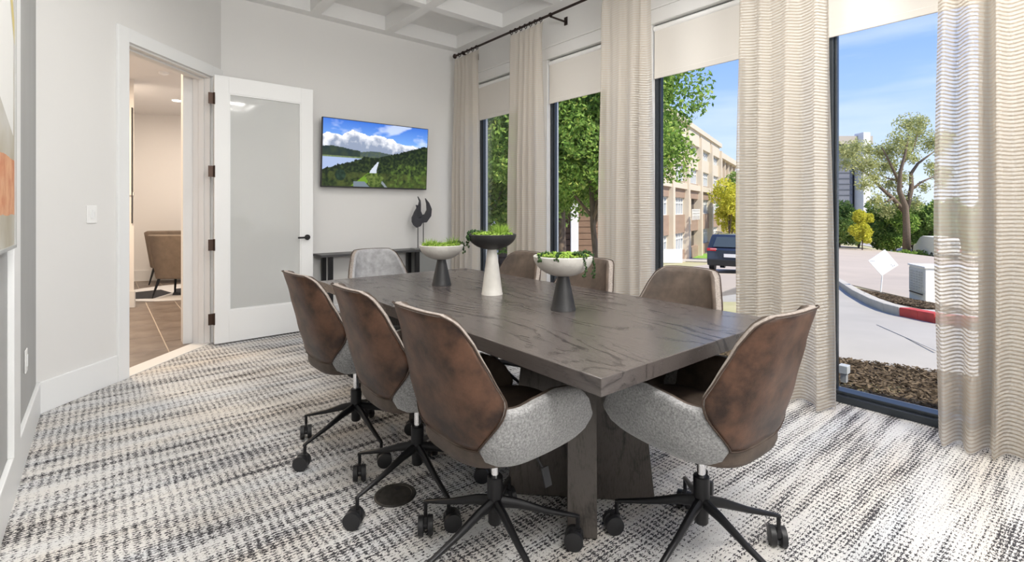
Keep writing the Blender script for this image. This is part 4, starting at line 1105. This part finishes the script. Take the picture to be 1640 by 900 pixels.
def tree(name, label, px, F, ztop, zbot, rx, ncl, cr, nleaf, lsize, lm, bm_, seed, trunk_r=.12, branches=7, group=None, lean=(0, 0), trunk_z=None):
    base = gpt(F, (px - CXP) / FPX * F)
    t = thing(name, label, 'tree', tuple(base), group=group)
    zc = (ztop + zbot) / 2 - base.z; rz = (ztop - zbot) / 2
    cs, rs = clumps((lean[0], lean[1]), zc, rx - cr * .6, rz - cr * .6, ncl, cr, seed)
    leaves_mesh('foliage', cs, rs, nleaf, lsize, lm, t, seed)
    r_ = random.Random(seed); fork = (zbot - base.z) * .9 if trunk_z is None else trunk_z
    b = MB(); b.tube([(0, 0, -.1), (lean[0] * .1, lean[1] * .1, fork * .5), (lean[0] * .3, lean[1] * .3, fork), (lean[0] * .6, lean[1] * .6, zc)], [trunk_r * 1.2, trunk_r, trunk_r * .8, trunk_r * .35], 10); b.build('trunk', bm_, t, smooth=True)
    pick = sorted(range(len(cs)), key=lambda i: r_.random())[:branches]
    for i in pick:
        c_ = Vector(cs[i]); s0 = Vector((lean[0] * .3, lean[1] * .3, fork * r_.uniform(.85, 1.15))); mid = s0.lerp(c_, .5) + Vector((0, 0, rz * .12))
        b = MB(); b.tube([s0, mid, c_], [trunk_r * .5, trunk_r * .28, trunk_r * .08], 6); b.build('branch', bm_, t, smooth=True)
    return t
# near tree that fills the two far windows and reaches into the third
tree('leafy_tree', 'large leafy green tree filling the far windows', 958, 11.0, 6.2, .85, 2.7, 170, .58, 110000, .050, leafA, bark, 11, .075, 6, lean=(-.30, .25), trunk_z=1.5)
tree('leafy_tree', 'dense green tree seen in the narrowest window by the corner', 775, 14.0, 7.5, .1, 2.9, 120, .65, 60000, .065, leafA, bark, 12, .08, 5, trunk_z=1.6)
tree('leafy_tree', 'green tree standing behind the largest tree', 900, 19.5, 8.5, .0, 3.6, 70, .9, 30000, .10, leafB, bark, 13, .16, 6, trunk_z=2.4)
# yellow-green street trees near the far wing of the office
tree('street_tree', 'yellow-green young tree beside the far wing of the office building', 1168, 46, 4.2, -1.2, 1.9, 22, .8, 6000, .13, leafY, bark, 14, .1, 4)
tree('street_tree', 'taller green tree behind the yellow one by the office', 1178, 56, 6.0, -1.5, 2.6, 24, 1.0, 6000, .16, leafB, bark, 15, .12, 4)
# big old sparse tree in the right window
base = gpt(52, (1452 - CXP) / FPX * 52)
t = thing('old_tree', 'big old sparse tree with twisting bare limbs beyond the street', 'tree', tuple(base))
def tp(px, py, d=0.0): return onF(px, py, 52 + d) - base
limbs = [([(1452, 412), (1452, 365), (1450, 330), (1440, 305), (1442, 275), (1450, 245), (1455, 215)], .62, .10), ([(1452, 335), (1460, 300), (1459, 278), (1470, 262), (1486, 250), (1500, 240)], .42, .08),
         ([(1450, 340), (1430, 318), (1410, 300), (1395, 284), (1378, 270)], .42, .10), ([(1444, 300), (1432, 275), (1420, 250), (1412, 236)], .28, .08), ([(1458, 305), (1475, 292), (1492, 284), (1510, 280)], .24, .06),
         ([(1440, 290), (1420, 285), (1405, 278)], .18, .05), ([(1448, 260), (1462, 240), (1470, 215)], .18, .05), ([(1430, 318), (1415, 325), (1390, 322)], .2, .05)]
for i, (pp_, r0, r1) in enumerate(limbs):
    b = MB(); n = len(pp_); b.tube([tp(*q, d=(i % 3 - 1) * k * .35) for k, q in enumerate(pp_)], [(r0 + (r1 - r0) * k / (n - 1)) * .62 for k in range(n)], 8); b.build('trunk' if i == 0 else 'limb', bark, t, smooth=True)
cs, rs = [], []
for (px, py, r) in [(1455, 200, 18), (1470, 212, 16), (1440, 225, 16), (1425, 240, 16), (1410, 245, 16), (1395, 262, 14), (1380, 265, 15), (1362, 245, 16), (1350, 240, 12), (1355, 262, 12), (1372, 235, 12), (1390, 240, 12), (1415, 268, 14), (1400, 285, 14), (1385, 295, 12), (1500, 225, 14), (1515, 222, 12), (1488, 232, 12), (1505, 240, 10), (1500, 275, 12), (1515, 278, 10), (1508, 292, 9),
                    (1450, 245, 14), (1465, 255, 10), (1430, 265, 12), (1445, 285, 12), (1425, 295, 12), (1440, 318, 16), (1465, 325, 12), (1460, 230, 14), (1475, 195, 10), (1490, 265, 8), (1480, 300, 9), (1405, 320, 12), (1420, 335, 14)]:
    p = tp(px, py, random.uniform(-2.5, 2.5)); cs.append(tuple(p)); rs.append(r * 1.25 / FPX * 52)
leaves_mesh('foliage', cs, rs, 17000, .12, leafS, t, 21, .15)
# bank of trees and shrubs under it
bank = [(1345, 56, 3.2, 1.0, leafB, 'rounded dark green tree at the left of the far bank'), (1375, 60, 2.2, 1.0, leafA, 'green tree behind the small yellow tree'), (1405, 57, 2.9, 1.0, leafB, 'mid-green tree right of the small yellow tree'), (1432, 55, 2.6, 1.0, leafA, 'green shrub tree left of the old trunk'),
        (1462, 58, 2.8, 1.0, leafA, 'dark green tree right of the old trunk'), (1488, 56, 3.3, 1.0, leafB, 'leafy tree near the white van'), (1516, 57, 3.6, 1.0, leafB, 'leafy tree beyond the white van'), (1548, 56, 3.8, 1, leafA, 'tree seen faintly through the right curtain'), (1585, 58, 3.4, 1, leafB, 'tree behind the right curtain, farthest right'), (1325, 60, 2.6, 1, leafA, 'tree hidden by the window frame on the left')]
for i, (px, F, zt, _, lm, lab) in enumerate(bank):
    tree('bank_tree', lab, px, F, zt - .4, -3.6, 2.3, 26, .8, 8500, .15, lm, bark, 30 + i, .12, 3, group=None)
tree('bank_tree', 'small bright yellow tree on the far bank', 1381, 50.5, 1.3, -2.4, 1.35, 22, .5, 6500, .11, leafY, bark, 50, .07, 3)
for i, (px, w) in enumerate(((1368, 1.2), (1395, 1.0), (1450, 1.2), (1475, 1.1), (1505, 1.2))):
    b0 = gpt(50.5, (px - CXP) / FPX * 50.5); t = thing('low_shrub', ['low brown shrub left of the yellow tree', 'low dark shrub right of the yellow tree', 'low dark shrub at the foot of the old tree', 'low dark shrub right of the old trunk', 'low dark shrub beside the van'][i], 'shrub', tuple(b0))
    leaves_mesh('foliage', [(0, 0, .35), (.8, -.6, .35), (-.8, .6, .3)], [.6 * w, .5 * w, .5 * w], 1600, .10, [leafS, leafA][i > 0], t, 60 + i, .3)
    b = MB(); b.tube([(0, 0, -.05), (0, 0, .4)], .05, 6); b.build('stem', bark, t)

# distant tower
tF = 190
t = thing('office_tower', 'dark tower block with a white corner column on the skyline', 'building', tuple(gpt(tF, (1376 - CXP) / FPX * tF)))
TB = Vector(t.location)
def tw_box(px0, px1, y0, y1, d0, d1, m, name, par):
    p = onF(px0, y0, tF) - TB; q = onF(px1, y1, tF) - TB
    b = MB(); c_ = (p + q) / 2; hw = abs((q - p).dot(right)) / 2; b.obox((c_.x + back.x * (d0 + d1) / 2, c_.y + back.y * (d0 + d1) / 2, c_.z), right, back, (0, 0, 1), hw, (d1 - d0) / 2, abs(q.z - p.z) / 2); return b.build(name, m, par)
tdk = mat('tower_panel', (.16, .17, .21), .5, var=.1, vscale=.12, stretch=(.3, .3, 3)); twh = mat('tower_white', (.70, .71, .74), .6); ttan = mat('tower_crown', (.42, .38, .34), .7)
tw_box(1318, 1371, 232, 360, 2, 18, tdk, 'tower_wall', t); tw_box(1371, 1379, 228, 330, 4, 18, mat('tower_slot', (.07, .08, .1), .4), 'tower_wall', t)
tw_box(1377, 1388, 213, 360, -2, 3, twh, 'corner_column', t); tw_box(1388, 1401, 225, 360, 3, 18, tdk, 'tower_wall', t); tw_box(1318, 1401, 217, 230, 1, 18, ttan, 'tower_crown', t)
b = MB()
for k in range(9):
    p = onF(1318, 240 + k * 9, tF) - TB; q = onF(1370, 240 + k * 9, tF) - TB; b.bar(p + back * 1.95, q + back * 1.95, .3, .35)
b.build('floor_band', mat('tower_band', (.11, .12, .15), .4), t)

# office building along the side street
u_ = Vector((.851 * SA + .525 * CA, .851 * CA - .525 * SA, 0)); n_ = Vector((-.525 * SA + .851 * CA, -.525 * CA - .851 * SA, 0))
o_ = Vector((*FR(65, 27.3), -3.9))
t = thing('office_building', 'four-storey cream and brown office building across the side street', 'building', tuple(o_))
cream = mat('office_cream', (.66, .58, .47), .75, var=.03, vscale=.6); brown = mat('office_brown', (.35, .25, .19), .8, var=.08, vscale=.4, stretch=(1, 1, 6)); wpane = mat('office_pane', (.30, .36, .44), .12, .2); wfr = mat('office_mullion', (.78, .78, .76), .5); dkv = mat('office_void', (.10, .085, .07), .8)
def fb_(name, s0, s1, d0, d1, z0, z1, m, par=None):
    """box in building frame: s runs toward the viewer, d outward from the facade, z above its base"""
    b = MB(); c_ = -u_ * (s0 + s1) / 2 + n_ * (d0 + d1) / 2; b.obox((c_.x, c_.y, (z0 + z1) / 2), u_, n_, (0, 0, 1), abs(s1 - s0) / 2, abs(d1 - d0) / 2, abs(z1 - z0) / 2); return b.build(name, m, par or t)
fb_('core', -22, 32, -12, -.6, 0, 13.4, brown)
cols = [-1.1, 5.8, 12.4, 18.9, 25.2, 31.6]
for c_ in cols: fb_('column', c_ - .35, c_ + .35, -.6, .35, 0, 13.0, cream)
levels = [(1.2, 2.9), (4.65, 6.3), (7.9, 9.5), (10.9, 12.0)]
for i in range(len(cols) - 1):
    a_, b2 = cols[i] + .35, cols[i + 1] - .35
    zz = 0
    for L_i, (z0, z1) in enumerate(levels):
        if i == 2 and L_i < 2:
            fb_('balcony_void', a_, b2 - 2.0, -.55, -.5, z0 - .6 if L_i else 0, z1 + .1, dkv); fb_('side_wall', b2 - 2.0, b2, -.6, 0, z0 - 1, z1, cream)
            if L_i:
                rl = MB()
                for k in range(9):
                    p = -u_ * (a_ + k * (b2 - 2 - a_) / 8) + n_ * .1; rl.box(p.x - .04, p.x + .04, p.y - .04, p.y + .04, z0 - .6, z0 + .5)
                for zr in (z0 - .1, z0 + .2, z0 + .5): rl.bar(-u_ * a_ + n_ * .1 + Vector((0, 0, zr)), -u_ * (b2 - 2) + n_ * .1 + Vector((0, 0, zr)), .06, .08)
                rl.build('railing', wfr, t)
        else:
            w_ = fb_('window', a_, b2, -.45, -.35, z0, z1, wpane)
            mu = MB(); nb = 6
            for k in range(nb + 1):
                s_ = a_ + (b2 - a_) * k / nb; c2 = -u_ * s_ + n_ * -.3; mu.obox((c2.x, c2.y, (z0 + z1) / 2), u_, n_, (0, 0, 1), .07, .06, (z1 - z0) / 2)
            for zr in (z0, z0 + (z1 - z0) * .68, z1): mu.bar(-u_ * a_ + n_ * -.3 + Vector((0, 0, zr)), -u_ * b2 + n_ * -.3 + Vector((0, 0, zr)), .1, .12)
            mu.build('mullion', wfr, w_)
        fb_('spandrel', a_, b2, -.6, -.05, zz, (z0 if L_i else z0) - .0, brown if L_i != 3 else cream)
        zz = z1
    fb_('parapet_panel', a_, b2, -.6, .1, 12.0, 13.9, cream)
    fb_('spandrel_ledge', a_, b2, -.6, .2, 7.15, 7.75, cream)
fb_('parapet', -1.6, 32, -.6, .30, 13.5, 14.0, cream)
# far wing, set back, with tall white fins
for k in range(5):
    fb_('fin', -4.5 - k * 3.6, -4.0 - k * 3.6, -3.5, -.2, 0, 12.2, cream)
fb_('far_glass', -22, -1.5, -3.6, -3.4, 0, 12.2, mat('far_glass', (.16, .24, .18), .2)); fb_('parapet', -22, -1.5, -3.6, .2, 12.2, 13.0, cream)
# forecourt, lawn, path in front of the office
slab('forecourt', [gp(1094, 400, .03), gp(1094, 392, .03), gp(1150, 385.5, .03), gp(1160, 388, .03), gp(1145, 404, .03), gp(1100, 406, .03)], sidew, .3, label='tan paved forecourt before the office building')
slab('lawn', [gp(1096, 412, .04), gp(1104, 408, .04), gp(1130, 406, .04), gp(1150, 407, .04), gp(1150, 413.5, .04)], lawnm, .1, label='strip of bright green lawn by the parked car')
slab('footpath', [gp(1070, 419, .03), gp(1070, 412, .03), gp(1098, 413, .03), gp(1160, 415, .03), gp(1160, 420, .03), gp(1098, 418, .03)], sidew, .1, label='pale footpath in front of the green lawn')
slab('side_road', [gp(1000, 470, .0), gp(1000, 445, .0), gp(1070, 432), gp(1130, 424), gp(1180, 405), gp(1240, 400), gp(1290, 430), gp(1250, 460), gp(1120, 480)], roadm, .05, label='concrete side street with the parked car')
slab('footpath', [gp(740, 440, .02), gp(740, 418, .02), gp(960, 424, .02), gp(1060, 432, .02), gp(1000, 452, .02)], sidew, .05, label='pale paving outside the two far windows')
# white enclosure left in the third window
p0 = gp(1064, 421); wb_ = thing('white_enclosure', 'low white box enclosure left of the lawn', 'enclosure', tuple(p0)); Fw = fwd(p0.x, p0.y)
b = MB(); q0, q1 = onF(1050, 400, Fw) - p0, onF(1093, 400, Fw) - p0; hh = q1.z; b.obox(((q0 + q1) / 2).xy.to_3d() + Vector((0, 0, hh / 2)) + back * .2, right, back, (0, 0, 1), (q1 - q0).length / 2, .2, hh / 2); b.build('panel', white, wb_, bevel=.01)
b = MB(); b.obox(((q0 + q1) / 2).xy.to_3d() + Vector((0, 0, hh)) + back * .2, right, back, (0, 0, 1), (q1 - q0).length / 2 + .01, .21, .02); b.build('lid', whs, wb_)
# timber-clad building behind the trees in the two far windows
gF = 24
w0, w1 = onF(730, 360, gF), onF(975, 360, gF)
t = thing('plank_building', 'brown plank-clad building with a white post behind the trees', 'building', (w0.x, w0.y, gz(gF)))
plk = mat('plank_brown', (.20, .125, .085), .8, var=.15, vscale=3, stretch=(1, 1, 8)); L0 = (w1 - w0).length
for k in range(14):
    b = MB(); z0 = k * .30; b.obox(right * L0 / 2 + Vector((0, 0, z0 + .142)) + back * .1, right, back, (0, 0, 1), L0 / 2, .08, .138); b.build('plank', plk, t, bevel=.01)
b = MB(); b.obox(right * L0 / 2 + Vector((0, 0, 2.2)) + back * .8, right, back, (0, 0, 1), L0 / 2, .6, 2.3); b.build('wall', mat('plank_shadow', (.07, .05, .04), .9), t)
for px in (920, 792):
    pw = onF(px, 340, gF - .3) - Vector(t.location); b = MB(); b.obox((pw.x, pw.y, 2.0), right, back, (0, 0, 1), .18, .12, 2.1); b.build('post', twh, t)
# small sign on a pole in the second window
sp2 = gp(908, 418); Fp = fwd(sp2.x, sp2.y); t = thing('parking_sign', 'small dark and white sign on a thin pole outside the second window', 'sign', tuple(sp2))
b = MB(); b.tube([(0, 0, -.05), (0, 0, (onF(908, 362, Fp).z - sp2.z))], .018, 8); b.build('pole', blackm, t)
for nm, ya, yb, m in (('dark_plate', 361, 369, mat('plate_dark', (.12, .08, .05), .6)), ('white_plate', 369.5, 377, whs)):
    p, q = onF(903.5, ya, Fp - .03) - sp2, onF(913, yb, Fp - .03) - sp2; c_ = (p + q) / 2; b = MB(); b.obox(c_, right, back, (0, 0, 1), abs((q - p).dot(right)) / 2, .008, abs(q.z - p.z) / 2); b.build(nm, m, t)
# ornamental grasses outside the far windows
for i, (px, F) in enumerate(((802, 9.5), (818, 10), (900, 10.5), (925, 10), (950, 8.8), (965, 10.4))):
    b0 = gpt(F, (px - CXP) / FPX * F); t = thing('ornamental_grass', 'clump of pale ornamental grass, ' + ['leftmost outside the corner window', 'right side of the corner window', 'left side of the second window', 'centre of the second window', 'right side of the second window', 'behind the third curtain'][i], 'grass', tuple(b0))
    b = MB()
    for k in range(150):
        a_ = random.uniform(0, 6.28); el = random.uniform(.7, 1.45); r0 = random.uniform(0, .2); blade(b, (r0 * math.cos(a_), r0 * math.sin(a_), 0), (math.cos(a_) * math.cos(el), math.sin(a_) * math.cos(el), math.sin(el)), random.uniform(.3, .62), .006)
    b.build('blades', leafS if i % 2 else leafB, t, kind='stuff')

# ------------------------------------------------------------------ vehicles
def car(name, label, cat, loc, heading, L_, W_, H_, prof, glassz, bodym, van=False):
    """prof: side outline (x forward, z) ; rear is at x=0"""
    t = thing(name, label, cat, loc); t.rotation_euler = (0, math.atan(.083) * .6 if not van else 0, heading)
    b = MB(); n = len(prof)
    rows = [(-1, .90), (-.93, 1.0), (.93, 1.0), (1, .90)]
    vs = []
    for sy, sc in ((-1.0, 0), (-.90, 1), (.90, 1), (1.0, 0)):
        for x, z in prof:
            tumble = 1 - max(0, (z - glassz) / (H_ - glassz)) * .16
            zz = z if sc else z * .985 + .008; xx = x if sc else x * .985 + L_ * .0075
            vs.append((xx, sy * W_ / 2 * tumble, zz))
    fs = [tuple(range(n - 1, -1, -1)), tuple(3 * n + k for k in range(n))]
    for r in range(3): fs += [(r * n + k, r * n + (k + 1) % n, (r + 1) * n + (k + 1) % n, (r + 1) * n + k) for k in range(n)]
    b.add(vs, fs); b.build('body', bodym, t, smooth='auto', bevel=.02)
    for x in (L_ * .19, L_ * .80):
        for s in (-1, 1):
            b = MB(); b.tube([(x, s * (W_ / 2 - .20), .33), (x, s * (W_ / 2 + .005), .33)], .33, 24); wq = b.build('wheel', blackp, t, smooth='auto')
            b = MB(); b.tube([(x, s * (W_ / 2 + .0), .33), (x, s * (W_ / 2 + .012), .33)], .20, 16); b.build('rim', mat('rim', (.5, .5, .52), .3, .8) if 'rim' not in MATS else MATS['rim'], wq)
    return t
carblue = mat('car_paint', (.05, .065, .10), .25, .5, coat=.6); cglass = mat('car_glass', (.06, .08, .10), .08); tail = mat('tail_light', (.50, .03, .04), .25); tailc = mat('tail_clear', (.75, .5, .5), .25); platem = mat('licence_plate', (.75, .76, .8), .4)
hd = math.atan2(u_.y, u_.x); cF = 20.2
cl = gpt(cF, (1170 - CXP) / FPX * cF)
prof = [(0, .42), (.02, .95), (.10, 1.05), (.28, 1.50), (.36, 1.60), (.9, 1.66), (2.0, 1.64), (2.55, 1.55), (3.35, 1.05), (4.3, .92), (4.55, .70), (4.55, .35), (4.2, .25), (.25, .28)]
ct = car('parked_car', 'dark blue crossover car parked facing away by the lawn', 'car', tuple(cl), hd, 4.55, 1.86, 1.66, prof, 1.0, carblue)
b = MB(); b.add([(.085, -.70, 1.07), (.085, .70, 1.07), (.285, .58, 1.49), (.285, -.58, 1.49)], [(0, 1, 2, 3)]); o = b.build('rear_window', cglass, ct); o.location = (-.028, 0, .012)
for s in (-1, 1):
    b = MB(); b.box(-.02, .12, s * .93 - (.36 if s > 0 else 0), s * .93 + (.36 if s < 0 else 0), .90, 1.02); b.build('tail_light', tail, ct, bevel=.02)
    b = MB(); b.box(-.025, .05, s * .80 - (.26 if s > 0 else 0), s * .80 + (.26 if s < 0 else 0), .965, 1.0); b.build('tail_light', tailc, ct, bevel=.01)
    b = MB(); b.add([(.55, s * .925, 1.06), (3.1, s * .925, 1.06), (2.5, s * .815, 1.50), (.72, s * .80, 1.55)], [(0, 1, 2, 3)]); o = b.build('side_window', cglass, ct); o.location = (0, s * .012, 0)
    b = MB(); b.box(2.75, 2.95, s * 1.02 - .09, s * 1.02 + .09, 1.03, 1.18); b.build('side_mirror', carblue, ct, bevel=.03)
    b = MB(); b.tube([(.6, s * .66, 1.71), (2.2, s * .66, 1.70)], .02, 6); b.build('roof_rail', blackp, ct)
b = MB(); b.box(-.03, .0, -.26, .26, .66, .80); b.build('licence_plate', platem, ct)
b = MB(); b.box(-.05, .3, -.90, .90, .30, .56); b.build('bumper', blackp, ct, bevel=.03)
vF = 48; vl = gpt(vF, (1520 - CXP) / FPX * vF)
vprof = [(0, .45), (.0, 1.9), (.12, 2.15), (.3, 2.2), (3.6, 2.2), (4.1, 2.05), (4.8, 1.25), (5.4, 1.05), (5.5, .6), (5.4, .35), (.2, .35)]
vt = car('white_van', 'white van parked on the street at the right curtain', 'van', tuple(vl), math.atan2(back.y, back.x) - .35, 5.5, 2.0, 2.2, vprof, 1.2, white, True)
b = MB(); b.box(-.04, .3, -.98, .98, .38, .58); b.build('bumper', blackp, vt, bevel=.02)
for s in (-1, 1):
    b = MB(); b.box(-.02, .02, s * .48 - .34, s * .48 + .34, 1.25, 1.85); b.build('rear_window', mat('van_glass', (.55, .57, .60), .3) if s < 0 else MATS['van_glass'], vt)
    b = MB(); b.box(-.02, .06, s * .92 - .05, s * .92 + .05, .85, 1.15); b.build('tail_light', tail, vt)
# hydrant-like marker and bollard by the footpath
hp = gp(1384.5, 389); t = thing('bollard', 'small white bollard beside the far footpath', 'bollard', tuple(hp)); b = MB(); b.tube([(0, 0, 0), (0, 0, .75), (0, 0, .85)], [.14, .14, .07], 10); b.build('post', whs, t); b = MB(); b.tube([(0, 0, .85), (0, 0, .92)], .08, 10); b.build('cap', whs, t)
hp = gp(1402.5, 396.5); t = thing('ground_box', 'small dark service box beside the far footpath', 'box', tuple(hp)); b = MB(); b.box(-.28, .28, -.2, .2, 0, .38); b.build('housing', mat('dark_box', (.07, .06, .05), .7), t, bevel=.02); b = MB(); b.box(-.3, .3, -.22, .22, .38, .42); b.build('lid', MATS['dark_box'], t)
